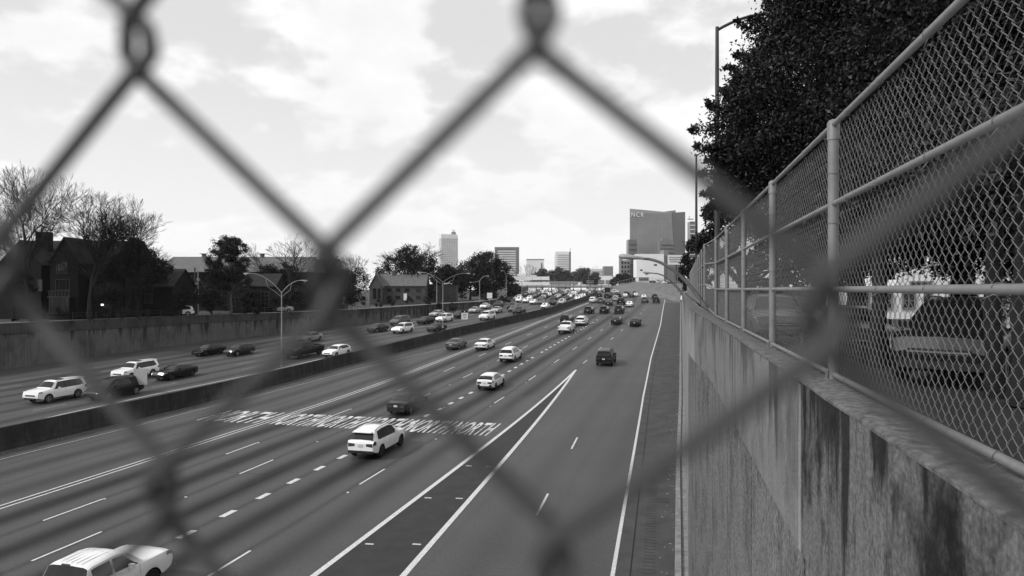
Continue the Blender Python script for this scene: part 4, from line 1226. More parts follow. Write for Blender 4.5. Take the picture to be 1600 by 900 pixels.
toward('sedan', 'black', 710, 498, 'dark sedan left of the white lane sign', group=GS)
toward('sedan', 'silver', 737, 490, 'silver sedan right of the white lane sign', group=GS)
toward('boxsuv', 'white', 754, 501, 'tall white sport utility car right of the lane sign by the barrier', group=GS)
toward('sedan', 'white', 754, 483, 'white car below the plain white roadside sign', group=GS)
toward('sedan', 'silver', 772, 489.5, 'silver sedan behind the tall white sport utility car', group=GS)
toward('suv', 'charcoal', 775, 481, 'dark car just right of the plain white roadside sign', group=GS)
GK = 'oncoming cars in the far queue'
for k_, c_, x_, y_, l_ in (
    ('suv', 'charcoal', 797, 484, 'dark car, rear one of a dark trio near the barrier'),
    ('sedan', 'grey', 799, 488, 'grey car in the middle of a dark trio near the barrier'),
    ('suv', 'black', 806, 492, 'black car at the front of a dark trio by the barrier'),
    ('suv', 'white', 809, 473, 'white car at the left front of the far queue'),
    ('sedan', 'white', 820, 473.5, 'white sedan second from the left front of the far queue'),
    ('sedan', 'white', 831, 476, 'white sedan at the head of the far queue, low in the middle'),
    ('sedan', 'grey', 844, 476.5, 'grey sedan right of the leading white sedan'),
    ('sedan', 'black', 860, 477, 'black sedan at the head of the far queue'),
    ('suv', 'silver', 876, 477, 'silver car at the head of the queue, right of the black sedan'),
    ('sedan', 'white', 849, 483, 'single low white sedan against the barrier ahead of the queue'),
    ('suv', 'silver', 901, 469, 'silver car close to the barrier toward the back of the queue')):
    toward(k_, c_, x_, y_, l_, far=True, group=GK)
jr = random.Random(21)
cols = ['white'] * 8 + ['silver'] * 5 + ['grey'] * 4 + ['charcoal'] * 4 + ['black'] * 5
for lane in range(6):
    Y = 205 + jr.uniform(0, 10)
    while Y < 410:
        f = (lane + .5) / 6
        X = XB(Y) - 1.6 + (XL(Y) + 1.2 - XB(Y) + 1.6) * f
        xs_, ys_ = 800 + FP * X / Y, HY + FP * (EYE - float(zr(X, Y))) / Y
        k_ = jr.choice(['sedan', 'suv', 'boxsuv', 'sedan', 'hatch', 'minivan', 'pickup']); c_ = jr.choice(cols)
        if not (ys_ > 470.5):
            far_car(k_, c_, 'tiny oncoming %s %s in %s of the jam, %s' % (c_, {'sedan': 'sedan', 'suv': 'sport utility car', 'boxsuv': 'boxy car', 'hatch': 'hatchback', 'minivan': 'minivan', 'pickup': 'pickup'}[k_],
                    'front' if Y < 255 else ('middle' if Y < 315 else 'rear'), ('lane beside the barrier', 'second lane from barrier', 'third lane from barrier', 'third lane from wall', 'second lane from wall', 'lane beside the wall')[lane]), X + jr.uniform(-.3, .3), Y, -SX(Y), 'oncoming cars jammed before the overpass')
        Y += jr.uniform(8.5, 13.5)
for lane in range(5):
    Y = 258 + jr.uniform(0, 14)
    while Y < 405:
        X = XB(Y) + 5 + lane * 3.6
        k_ = jr.choice(['sedan', 'suv', 'boxsuv', 'sedan', 'minivan']); c_ = jr.choice(cols)
        if X < XRt(Y) - 3:
            far_car(k_, c_, 'tiny %s %s driving away far off, %s lane right of barrier' % (c_, {'sedan': 'sedan', 'suv': 'sport utility car', 'boxsuv': 'boxy car', 'minivan': 'minivan'}[k_], ('first', 'second', 'third', 'fourth', 'fifth')[lane]), X, Y, SX(Y), 'cars driving away beyond the bend')
        Y += jr.uniform(12, 26)
# box truck seen from behind
p = G(949, 462); d = SX(p.y)
bt = thing('box_truck', 'box truck with a black rear door, far up the right carriageway', 'truck')
place(bt, p.x + d.x * 3, p.y + d.y * 3, d)
lpart('cargo_box', MB().box((-.6, 0, 2.25), (4.6, 2.5, 2.5)), M['pale_wall'], bt)
lpart('rear_door', MB().box((-2.95, 0, 2.2), (.06, 2.3, 2.4)), M['black'], bt)
lpart('cab', MB().prism([(1.75, -1.05, .6), (3.3, -1.05, .6), (3.3, -1.05, 1.4), (2.8, -1.05, 2.3), (1.75, -1.05, 2.3)], (0, 0, 0), (0, 2.1, 0)), M['car_white'], bt)
lpart('chassis', MB().box((0, 0, .75), (5.6, 1.0, .4)), M['trim'], bt)
tm = MB().tube([(0, -.14, 0), (0, .14, 0)], .45, 14).mesh('wheel', M['tyre'])
for x_ in (-1.7, 2.4):
    for s in (-1, 1): link('wheel', tm, bt, (x_, s * 1.0, .46))
# parked cars on the street behind the fence
SWZ = SW + .012
def parked(k, colour, X, Y, hd, label):
    a = R(hd); return car(k, colour, label, X, Y, Vector((math.cos(a), math.sin(a))), group='cars parked behind the right fence', z=SWZ)
parked('suv', 'black', 9.9, 14.9, -133, 'dark sport utility car parked behind the near fence, its headlight facing us')
parked('sedan', 'charcoal', 9.6, 19.6, -103, 'dark low sedan parked behind the fence further along, left of the other')
parked('suv', 'grey', 10.0, 26.0, -103, 'grey car parked farthest along behind the fence, seen through the mesh')
parked('sedan', 'charcoal', 13.6, 18.3, -120, 'second dark car parked deeper behind, at the right edge')
def street_left(k, colour, x, y, D, hd, label):
    p = P(x, y, D); a = R(hd); return car(k, colour, label, p.x, p.y, Vector((math.cos(a), math.sin(a))), group='cars on the street above the left wall', z=gz_left(p.x, p.y) + .02)
street_left('suv', 'white', 277, 496, 109, 215, 'white car parked above the left wall near the pale utility pole')
street_left('sedan', 'silver', 437, 487, 128, 215, 'silver car parked above the left wall behind the nearest median lamp')
street_left('sedan', 'grey', 520, 484, 146, 215, 'grey car parked above the left wall behind the thick blurred wire')
for i_, (x_, c_) in enumerate(((1012, 'white'), (1021, 'black'), (1031, 'silver'), (1041, 'white'), (1049, 'charcoal'))):
    p = P(x_, 443.3, 330); o = far_car(('sedan', 'suv')[i_ % 2], c_, '%s car in the small lot on the bank, %s in the row' % (c_, ('leftmost', 'second', 'third', 'fourth', 'rightmost')[i_]), p.x, p.y, Vector((1, .1)).normalized(), 'cars in the lot on the bank')
    orient(o, p.x, p.y, p.z - .2, Vector((.9, .4)).normalized(), 0)

# ------------------------------------------------------------------ houses on the left bank
def win_meshes(w_, h_, nx, ny, fr='stone_trim', fw=.10):
    mb = MB()
    for i in (0, 1):
        mb.box(((i - .5) * w_, 0, h_ / 2), (fw, .10, h_ + fw)); mb.box((0, 0, i * h_), (w_ - fw - .004, .10, fw))
    for i in range(1, nx): mb.box((-w_ / 2 + w_ * i / nx, .012, h_ / 2), (.06, .06, h_ - fw - .004))
    for j in range(1, ny): mb.box((0, .02, h_ * j / ny), (w_ - fw - .01, .05, .055))
    f = mb.mesh('window', M[fr])
    p = MB().box((0, .035, h_ / 2), (w_ - .02, .02, h_ - .02)).mesh('pane', M['pane'])
    return f, p
def add_window(root, x, y, z, w_, h_, nx=2, ny=2, fr='stone_trim', rz=0):
    f, p = win_meshes(w_, h_, nx, ny, fr)
    o = link('window', f, root, (x, y, z), (0, 0, rz)); link('pane', p, o)
def gable_wing(root, x0, x1, y0, y1, eave, ridge, axis, wallm, roofm, over=.35):
    """axis 'x': ridge runs along x; 'y': ridge runs along y, gable faces the viewer (-y)"""
    if axis == 'x':
        ym = (y0 + y1) / 2
        lpart('wall', MB().prism([(x0, y0, 0), (x0, y1, 0), (x0, y1, eave), (x0, ym, ridge - .08), (x0, y0, eave)], (0, 0, 0), (x1 - x0, 0, 0)), wallm, root)
        mb = MB()
        for s in (-1, 1):
            ye = y0 - over if s < 0 else y1 + over
            ze = eave - over * (ridge - eave) / ((y1 - y0) / 2)
            mb.prism([(x0 - over, ye, ze), (x0 - over, ym, ridge), (x0 - over, ym, ridge + .16), (x0 - over, ye, ze + .16)], (0, 0, 0), (x1 - x0 + 2 * over, 0, 0))
        lpart('roof', mb, roofm, root)
    else:
        xm = (x0 + x1) / 2
        lpart('wall', MB().prism([(x0, y0, 0), (x1, y0, 0), (x1, y0, eave), (xm, y0, ridge - .08), (x0, y0, eave)], (0, 0, 0), (0, y1 - y0, 0)), wallm, root)
        mb = MB()
        for s in (-1, 1):
            xe = x0 - over if s < 0 else x1 + over
            ze = eave - over * (ridge - eave) / ((x1 - x0) / 2)
            mb.prism([(xe, y0 - over * .6, ze), (xm, y0 - over * .6, ridge), (xm, y0 - over * .6, ridge + .16), (xe, y0 - over * .6, ze + .16)], (0, 0, 0), (0, y1 - y0 + over, 0))
        lpart('roof', mb, roofm, root)
def at(x, D): return (x - CX) / FP * D
S1 = 98.0
hb = thing('gabled_house', 'dark tall gabled house with a two storey bay window at the far left', 'house', (at(66, S1), S1, 5.7))
u = S1 / FP                     # metres per photo pixel at this depth
def hx(x): return (x - 66) * u
def hz(y): return EYE - (y - HY) * u - 5.7
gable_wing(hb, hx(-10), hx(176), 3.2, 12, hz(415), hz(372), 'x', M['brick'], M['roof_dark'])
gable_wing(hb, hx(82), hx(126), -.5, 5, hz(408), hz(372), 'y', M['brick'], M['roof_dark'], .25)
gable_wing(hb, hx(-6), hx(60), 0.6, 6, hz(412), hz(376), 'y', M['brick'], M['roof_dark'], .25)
lpart('chimney', MB().box((hx(32), 5, hz(378)), (1.9, 1.2, hz(358) - hz(398))), M['brick'], hb)
lpart('porch', MB().box((hx(148), 2.6, hz(470)), (4.4, 2.6, hz(438) - hz(500))), M['brick'], hb)
add_window(hb, hx(101), -.56, hz(427), 1.5, 1.6, 3, 1)
add_window(hb, hx(102), -.56, hz(453), 2.0, 1.5, 4, 1)
by = MB().prism([(hx(86), -.5, 0), (hx(86), -1.3, 0), (hx(118), -1.3, 0), (hx(118), -.5, 0)], (0, 0, 0), (0, 0, hz(462)))
lpart('bay', by, M['brick'], hb)
add_window(hb, hx(102), -1.37, hz(489), 2.7, 2.35, 5, 2)
mb = MB().box((hx(102), -1.0, hz(463.5)), (3.3, .9, .16))
for i in range(7): mb.box((hx(87) + i * .46, -1.36, hz(459)), (.14, .12, .75))
mb.box((hx(102), -1.36, hz(454.4)), (3.2, .16, .12)); lpart('balustrade', mb, M['stone_trim'], hb)
add_window(hb, hx(58), .54, hz(455), .7, 1.7, 1, 1)
add_window(hb, hx(20), .54, hz(448), 1.2, 1.2, 2, 1); add_window(hb, hx(20), .54, hz(478), 1.4, 1.6, 2, 2)
add_window(hb, hx(134), 3.1, hz(480), 1.2, 1.7, 2, 2)
for d_ in (148,):
    lpart('door', MB().box((hx(159), 1.26, 1.15), (.95, .08, 2.2)), M['pane'], hb)
    lpart('door_surround', MB().box((hx(159), 1.28, hz(471) - .1), (1.2, .16, .18)).box((hx(164.2), 1.28, 1.2), (.14, .14, 2.3)), M['stone_trim'], hb)
lm = bpy.data.materials.new('porch_light'); lm.use_nodes = True
lm.node_tree.nodes['Principled BSDF'].inputs['Emission Color'].default_value = (1, 1, 1, 1); lm.node_tree.nodes['Principled BSDF'].inputs['Emission Strength'].default_value = 1.2
lpart('porch_lamp', MB().box((hx(152.5), 1.1, hz(476.5)), (.26, .2, .26)), lm, hb)
S2 = 104.0; u = S2 / FP
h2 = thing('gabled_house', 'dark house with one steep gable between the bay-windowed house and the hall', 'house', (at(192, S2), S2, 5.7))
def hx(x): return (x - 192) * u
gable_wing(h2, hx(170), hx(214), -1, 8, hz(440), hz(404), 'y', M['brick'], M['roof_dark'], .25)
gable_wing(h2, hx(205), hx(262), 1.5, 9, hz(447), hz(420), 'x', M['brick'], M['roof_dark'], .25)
add_window(h2, hx(186), -1.06, hz(472), 1.3, 1.3, 2, 1)
add_window(h2, hx(206), -1.06, hz(472), 1.0, 1.3, 3, 1)
add_window(h2, hx(224), 1.44, hz(474), 1.1, 1.5, 4, 1)
lpart('lintel', MB().box((hx(206), -1.08, hz(453)), (1.1, .14, .16)), M['stone_trim'], h2)
S3 = 138.0; u = S3 / FP
h3 = thing('long_hall', 'long dark hall with a big plain pale shingle roof and two small roof vents', 'building', (at(360, S3), S3, 5.7))
def hx(x): return (x - 360) * u
x0, x1 = hx(235), hx(492)
ym = 6.0
lpart('wall', MB().box(((x0 + x1) / 2, 6, (hz(424)) / 2), (x1 - x0 - .6, 11, hz(424))), M['brick'], h3)
mb = MB(); e, rg = hz(425), hz(399)
mb.add([(x0, -.2, e), (x1, -.2, e), (x1, 12.2, e), (x0, 12.2, e), (hx(248), ym, rg), (hx(480), ym, rg)], [(0, 1, 5, 4), (1, 2, 5), (2, 3, 4, 5), (3, 0, 4), (3, 2, 1, 0)])
lpart('roof', mb, M['roof_mid'], h3)
for x in (298, 393):
    v_ = lpart('roof_vent', MB().box((hx(x), ym, rg + .15), (.7, .7, .9)).box((hx(x), ym, rg + .62), (1.35, 1.1, .12)), M['roof_mid'], h3)
lpart('dormer', MB().prism([(hx(258), -.8, hz(440)), (hx(270), -.8, hz(440)), (hx(270), -.8, hz(428)), (hx(264), -.8, hz(422)), (hx(258), -.8, hz(428))], (0, 0, 0), (0, 2.5, 0)), M['roof_dark'], h3)
for x in (262, 285, 318, 345, 410, 440, 465):
    add_window(h3, hx(x), .44, hz(462), 1.3, 1.9, 2, 2)
S4 = 126.0; u = S4 / FP
h4 = thing('small_house', 'small dark house with a pale porch roof right of the tall pine', 'house', (at(405, S4), S4, 5.7))
def hx(x): return (x - 405) * u
gable_wing(h4, hx(364), hx(430), 0, 7, hz(447), hz(428), 'x', M['brick'], M['roof_dark'], .2)
gable_wing(h4, hx(366), hx(386), -2, 1, hz(445), hz(431), 'y', M['brick'], M['roof_mid'], .2)
add_window(h4, hx(414), -.06, hz(481), 1.5, 3.0, 2, 4)
add_window(h4, hx(371), -2.06, hz(478), .9, 1.6, 1, 2)
add_window(h4, hx(402), -.06, hz(478), .5, 1.3, 1, 2)
S5 = 192.0; u = S5 / FP
h5 = thing('brick_house', 'mid grey gabled brick house with white window bars in the middle distance', 'house', (at(618, S5), S5, 5.8))
def hx(x): return (x - 618) * u
def hz(y): return EYE - (y - HY) * u - 5.8
gable_wing(h5, hx(590), hx(664), 1.0, 9, hz(446), hz(429), 'x', M['brick2'], M['roof_mid'], .3)
gable_wing(h5, hx(578), hx(598), -.5, 5, hz(447), hz(428), 'y', M['brick2'], M['roof_mid'], .3)
for x in (607, 621, 635, 653):
    for y in (456, 467.5): add_window(h5, hx(x), .94, hz(y), 1.25, 1.0, 2, 1, 'stone_trim')
add_window(h5, hx(586), -.56, hz(467), 1.0, 3.0, 1, 2); add_window(h5, hx(593), -.56, hz(467), .8, 3.0, 1, 2)
lpart('door', MB().box((hx(632.5), .9, hz(464)), (.9, .1, 1.9)), M['white_wall'], h5)
lpart('chimney', MB().box((hx(611), 5, hz(428)), (1.0, 1.0, 1.9)), M['brick2'], h5)
h6 = thing('brick_annex', 'plain low grey brick annex right of the gabled brick house', 'building', (at(690, 205), 205, 6.2))
lpart('wall', MB().box((0, 0, 2.6), (9.5, 6, 5.2)), M['brick2'], h6); lpart('roof', MB().box((0, 0, 5.3), (10, 6.5, .25)), M['roof_dark'], h6)
for x in (-3, -1, 1, 3): add_window(h6, x, -3.06, 1.4, .9, 1.6, 2, 2)

# ------------------------------------------------------------------ skyline
def tower(name, label, x0, x1, yt, D, dep, floors, bays, wallm, glm, rot=0.0, ybase=452, parts=()):
    p = P((x0 + x1) / 2, ybase, D); wd = (x1 - x0) / FP * D / (1 if rot == 0 else (math.cos(rot) + dep * math.sin(abs(rot)) / ((x1 - x0) / FP * D)))
    hgt = (ybase - yt) / FP * D
    t = thing(name, label, 'tower', (p.x, p.y + dep / 2, p.z - 2), rot)
    lpart('wall', MB().box((0, 0, hgt / 2 + 1), (wd, dep, hgt + 2)), wallm, t)
    if floors:
        fh = hgt * .93 / floors
        bw = wd * .96 / max(1, bays)
        for face in ((0, -1), (1, 0), (-1, 0)):
            mb = MB()
            for i in range(floors):
                z = 2 + (i + .5) * fh
                if face[1]:
                    for b in range(max(1, bays)): mb.box((-wd * .48 + (b + .5) * bw, -dep / 2 - .1, z), (bw * .78, .3, fh * .55))
                else:
                    nb = max(1, int(bays * dep / wd)); w2 = dep * .96 / nb
                    for b in range(nb): mb.box((face[0] * wd / 2 + .1 * face[0], -dep * .48 + (b + .5) * w2, z), (.3, w2 * .78, fh * .55))
            o = lpart('windows', mb, glm, t); o['kind'] = 'stuff'
    for nm_, bx, mm in parts: lpart(nm_, MB().box((bx[0] * wd, bx[1] * dep, 2 + bx[2] * hgt), (bx[3] * wd, bx[4] * dep, bx[5] * hgt)), mm, t)
    return t
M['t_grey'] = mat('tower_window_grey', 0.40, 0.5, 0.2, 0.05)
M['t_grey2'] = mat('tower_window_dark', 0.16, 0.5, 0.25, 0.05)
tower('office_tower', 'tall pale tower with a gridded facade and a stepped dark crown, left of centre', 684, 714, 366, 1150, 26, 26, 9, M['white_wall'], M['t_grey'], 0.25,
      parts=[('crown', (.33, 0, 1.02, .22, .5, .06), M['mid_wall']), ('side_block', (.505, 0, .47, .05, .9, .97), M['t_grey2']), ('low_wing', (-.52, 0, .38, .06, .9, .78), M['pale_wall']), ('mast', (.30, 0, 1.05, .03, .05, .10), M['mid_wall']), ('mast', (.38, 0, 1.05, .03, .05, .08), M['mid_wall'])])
tower('office_block', 'squarish banded office block with a darker rim, behind the dark trees', 773, 811, 386, 1000, 24, 17, 1, M['t_grey2'], M['pale_wall'], 0.0,
      parts=[('top_band', (0, 0, .975, 1.01, 1.01, .05), M['mid_wall']), ('corner_strip', (.46, -.51, .5, .07, .02, .95), M['t_grey2'])])
tower('office_block', 'very pale low office block with one dark strip, right of the banded block', 823, 850, 405, 1250, 30, 0, 0, M['white_wall'], M['t_grey'], 0,
      parts=[('dark_strip', (.36, -.51, .45, .08, .02, .85), M['t_grey2']), ('roof_line', (0, 0, .99, 1.02, 1.02, .03), M['mid_wall'])])
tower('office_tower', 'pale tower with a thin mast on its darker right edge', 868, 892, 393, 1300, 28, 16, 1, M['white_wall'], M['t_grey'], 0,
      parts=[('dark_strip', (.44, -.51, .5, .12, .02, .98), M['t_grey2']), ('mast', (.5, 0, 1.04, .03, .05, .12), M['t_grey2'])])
tower('office_block', 'low grey block on the skyline right of centre', 944, 958, 416, 1100, 20, 0, 0, M['mid_wall'], M['t_grey'])
tower('office_block', 'low pale block beside the low grey block on the skyline', 922, 944, 420, 1150, 20, 6, 1, M['pale_wall'], M['t_grey'])
tower('office_block', 'long low pale block at the horizon under the thin mast tower', 938, 968, 431, 1000, 20, 0, 0, M['white_wall'], M['t_grey'])
# glass headquarters
D = 470.0; u = D / FP
nb = thing('glass_office', 'large grey glass office building with white letters on its slanting top left corner', 'office building', (at(1030, D), D, 8.0))
def nx_(x): return (x - 1030) * u
def nz_(y): return EYE - (y - HY) * u - 8.0
dp = 22
mb = MB()
A = [(nx_(984), 0, 0), (nx_(1054), 0, 0), (nx_(1050), 0, nz_(332)), (nx_(984), 0, nz_(326))]
mb.prism(A, (0, 0, 0), (.2 * dp, dp, 0)); lpart('glass_facade', mb, M['ncr_glass'], nb)
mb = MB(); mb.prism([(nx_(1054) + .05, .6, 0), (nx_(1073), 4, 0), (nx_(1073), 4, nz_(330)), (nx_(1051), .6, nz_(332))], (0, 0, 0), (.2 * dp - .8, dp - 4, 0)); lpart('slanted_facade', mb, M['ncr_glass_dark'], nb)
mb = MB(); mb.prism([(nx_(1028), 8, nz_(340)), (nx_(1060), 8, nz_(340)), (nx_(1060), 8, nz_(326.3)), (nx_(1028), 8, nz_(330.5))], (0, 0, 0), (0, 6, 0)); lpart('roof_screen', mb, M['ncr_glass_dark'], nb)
mb = MB()
for y in np.arange(334, 448, 3.0): mb.box(((nx_(984) + nx_(1052)) / 2, -.05, nz_(y)), (nx_(1051) - nx_(984.3), .12, .16))
for x in np.arange(986, 1051, 2.1): mb.box((nx_(x), -.05, nz_(333) / 2), (.14, .10, nz_(333)))
o = lpart('mullions', mb, M['ncr_glass_dark'], nb); o['kind'] = 'stuff'
tm_ = text_mesh('NCR', 'lettering', depth=.02); tm_.materials.append(M['white_wall'])
o = link('lettering', tm_, nb, (nx_(986.5), -.25, nz_(339))); o.rotation_euler = (R(90), 0, 0); o.scale = (19.5 * u, 6.8 * u, 10)
ob = thing('dark_building', 'dark windowed block standing at the left foot of the glass office', 'building', (at(977, 440), 440, 8.0))
u = 440 / FP
def qx(x): return (x - 977) * u
def qz(y): return EYE - (y - HY) * u - 8.0
lpart('wall', MB().box((0, 4, qz(400) / 2), (14 * u, 8, qz(400))), M['mid_wall'], ob)
for i in range(3):
    for j in range(5): add_window(ob, qx(972.5 + i * 4.6), -.05, qz(412 + j * 7), 1.0, 1.5, 1, 1, 'stone_trim')
ob2 = thing('dark_building', 'dark brick block with balconies tucked against the left side of the glass office', 'building', (at(989, 450), 450, 8.0))
u = 450 / FP
def qx(x): return (x - 989.5) * u
lpart('wall', MB().box((0, 5, qz(374) / 2), (13.5 * u, 8, qz(374))), M['tower_glass'], ob2)
for j in range(8): lpart('balcony', MB().box((0, .6, qz(380 + j * 8)), (13 * u, 1.0, .5)), M['mid_wall'], ob2)
ob3 = thing('dark_building', 'small dark block with rooftop plant in front of the glass office', 'building', (at(1043, 430), 430, 8.0))
u = 430 / FP
def qx(x): return (x - 1042) * u
lpart('wall', MB().box((0, 5, qz(376) / 2), (22 * u, 8, qz(376))), M['ncr_glass_dark'], ob3)
lpart('roof_plant', MB().box((-.5, 4, qz(374)), (13 * u, 4, 5 * u)), M['mid_wall'], ob3)
for j in range(3): lpart('balcony', MB().box((0, .7, qz(381 + j * 6)), (20 * u, .9, 1.0)), M['mid_wall'], ob3)
wb = thing('white_building', 'bright white blank walled building below the glass office', 'building', (at(1016, 400), 400, 8.5))
u = 400 / FP
def qx(x): return (x - 1016) * u
def qz(y): return EYE - (y - HY) * u - 8.5
lpart('wall', MB().box((0, 5, qz(397) / 2), (43 * u, 10, qz(397))), M['white_wall'], wb)
lpart('grey_return', MB().box((qx(1041.5), 6, qz(390) / 2), (8 * u, 10, qz(390))), M['mid_wall'], wb)
for x in (1003, 1009, 1020, 1028): lpart('roof_unit', MB().box((qx(x), 3, qz(396)), (3 * u, 2, 2.4 * u)), M['mid_wall'], wb)
add_window(wb, qx(1024), -.06, qz(415), 1.6, .8, 1, 1); add_window(wb, qx(1002), -.06, qz(423), 1.4, .7, 1, 1)
D = 340.0; u = D / FP
bb = thing('billboard', 'white billboard with rows of dark lettering under the glass office', 'billboard', (at(1057, D), D, 8.0))
def bx_(x): return (x - 1057) * u
def bz_(y): return EYE - (y - HY) * u - 8.0
lpart('post', MB().tube([(0, .4, 0), (0, .4, bz_(411))], .3, 8), M['darkpole'], bb)
lpart('panel', MB().box((0, 0, (bz_(398.5) + bz_(413.5)) / 2), (27 * u, .4, 15 * u)), M['sign_white'], bb)
mb = MB(); rb = random.Random(4)
for y in (402.3, 405.6, 408.9):
    x = 1045.5 + (y > 408) * 1.5
    while x < 1067:
        wv = rb.uniform(1.0, 1.7)
        z_ = bz_(y); q = rb.randint(0, 3)
        mb.box((bx_(x), -.24, z_), (.3 * u, .06, 2.1 * u)); mb.box((bx_(x + wv * .8), -.24, z_), (.3 * u, .06, 2.1 * u))
        if q: mb.box((bx_(x + wv * .4), -.24, z_ + (q - 2) * .8 * u), (wv * .5 * u, .06, .35 * u))
        x += wv + .75
o = lpart('lettering', mb, M['darkpole'], bb)
ds = thing('street_sign_board', 'small dark sign board with faint rows in front of the white building', 'sign', (at(1006, 330), 330, 9.5))
u = 330 / FP
lpart('panel', MB().box((0, 0, EYE - (436.5 - HY) * u - 9.5), (15 * u, .2, 6.6 * u)), M['darkpole'], ds)
for dx_ in (-5, 5): lpart('pole', MB().tube([(dx_ * u, .2, -1.0), (dx_ * u, .2, EYE - (434 - HY) * u - 9.5)], .12, 6), M['darkpole'], ds)
rb = random.Random(8); mb = MB()
for r_ in range(2):
    for i in range(8): mb.box(((-6 + i * 1.65) * u, -.13, EYE - (435 + r_ * 3 - HY) * u - 9.5), (rb.uniform(.6, 1.1) * u, .05, 1.3 * u))
lpart('lettering', mb, M['sign_back'], ds)
ft = thing('far_tower', 'thin far tower with a crane arm, seen between the glass office and the tree', 'tower', (at(1082, 520), 520, 8))
u = 520 / FP
lpart('wall', MB().box((0, 4, (EYE - (346 - HY) * u - 8) / 2), (7.5 * u, 8, EYE - (346 - HY) * u - 8)), M['tower_glass'], ft)
for j in range(14): lpart('floor_band', MB().box((0, -.1, EYE - (352 + j * 6.5 - HY) * u - 8), (7.2 * u, .3, 1.6 * u)), M['pale_wall'], ft)
lpart('crane_arm', MB().box((-3 * u, 0, EYE - (342.5 - HY) * u - 8), (9 * u, .6, 1.2 * u)).box((-5 * u, 0, EYE - (340 - HY) * u - 8), (.5 * u, .5, 5 * u)), M['darkpole'], ft)

# ------------------------------------------------------------------ overpass and its sign gantry
D = 425.0; u = D / FP
ov = thing('overpass', 'pale concrete overpass crossing the motorway in the distance', 'bridge', (at(890, D), D, EYE))
def ox(x): return (x - 890) * u
def oz(y): return -(y - HY) * u
lpart('deck', MB().box((ox(893), 4, oz(447.2)), ((990 - 800) * u, 9, 2.6 * u)), M['bridge'], ov)
lpart('underside', MB().box((ox(893), 4.2, oz(449.0)), ((986 - 806) * u, 8.6, .9 * u)), M['bridge_shaded'], ov)
lpart('abutment', MB().box((ox(817), 3.5, oz(453)), (17 * u, 8, 8.6 * u)), M['bridge_shaded'], ov)
lpart('abutment', MB().box((ox(966), 3.5, oz(453)), (22 * u, 8, 8.6 * u)), M['bridge'], ov)
for x in (884, 920): lpart('pier', MB().box((ox(x), 4, oz(452.5)), (1.5 * u, 1.2, 7.5 * u)), M['bridge'], ov)
fm = MB()
for x in np.arange(806, 962, 4.5): fm.box((ox(x), -.3, oz(442.4)), (.16, .16, 7.0 * u))
for y in (439.3, 442.3, 445.4): fm.box((ox(884), -.3, oz(y)), ((960 - 806) * u, .1, .12))
lpart('fence', fm, M['mid_wall'], ov)
lpart('fence_mesh', MB().box((ox(880), .2, oz(442.2)), ((905 - 858) * u, .05, 4.8 * u)), M['t_grey'], ov)
D = 398.0; u = D / FP
gs = thing('sign_gantry', 'row of big pale blank sign backs over the oncoming lanes', 'sign gantry', (at(826, D), D, EYE))
def ox(x): return (x - 826) * u
for nm_, x0, x1, y0, y1, mm in (('panel', 792, 858.5, 431, 436.5, 'white_wall'), ('panel', 808, 820, 426.5, 431, 'white_wall'), ('panel', 828, 838.5, 428.5, 431, 'white_wall'), ('panel', 806, 858.5, 440, 445, 'white_wall')):
    k = max(1, int((x1 - x0) / 13))
    for i in range(k):
        a, b = x0 + (x1 - x0) * i / k, x0 + (x1 - x0) * (i + 1) / k
        lpart(nm_, MB().box((ox((a + b) / 2), 0, oz((y0 + y1) / 2) * D / 425), ((b - a) * u - .12, .3, (y1 - y0) * u)), M[mm], gs)
for y in (436.8, 439.4): lpart('truss_beam', MB().box((ox(825), .3, -(y - HY) * u), (68 * u, .3, .35)), M['mid_wall'], gs)
for x in (792.5, 857.5): lpart('post', MB().tube([(ox(x), .4, -(431 - HY) * u), (ox(x), .4, -(466 - HY) * u)], .32, 8), M['bridge'], gs)
D = 405.0; u = D / FP
vm = thing('message_board', 'black electronic message board with pale lettering above the far lanes', 'message board', (at(922, D), D, EYE))
def ox(x): return (x - 921.5) * u
lpart('housing', MB().box((0, 0, -(440.3 - HY) * u), (24 * u, .8, 8.6 * u)), M['black'], vm)
mb = MB(); rb = random.Random(12)
for r_ in range(2):
    for i in range(7): mb.box(((-5.2 + i * 1.75) * u, -.45, -(438.9 + r_ * 2.8 - HY) * u), (rb.uniform(.7, 1.2) * u, .06, 1.5 * u))
lpart('lettering', mb, M['sign_back'], vm)
lpart('post', MB().tube([(0, .5, -(436 - HY) * u), (0, .5, -(460 - HY) * u)], .3, 8), M['bridge'], vm)
for i_, (xa, xb_) in enumerate(((934.5, 944.5), (946.5, 956))):
    t = thing('road_sign', ('grey guide sign right of the black message board', 'second grey guide sign, right of the first and near the shrubs')[i_], 'road sign', (at((xa + xb_) / 2, D + 2), D + 2, EYE))
    lpart('panel', MB().box((0, 0, -(440.8 - HY) * u), ((xb_ - xa) * u, .3, 6.5 * u)), M['mid_wall'], t)
    for q in (-1.4, .8): lpart('lettering', MB().box((0, -.18, -(440.8 + q - HY) * u), ((xb_ - xa) * .62 * u, .06, .8 * u)), M['sign_back'], t)
    lpart('post', MB().tube([(0, .3, -(438 - HY) * u), (0, .3, -(458 - HY) * u)], .22, 6), M['mid_wall'], t)
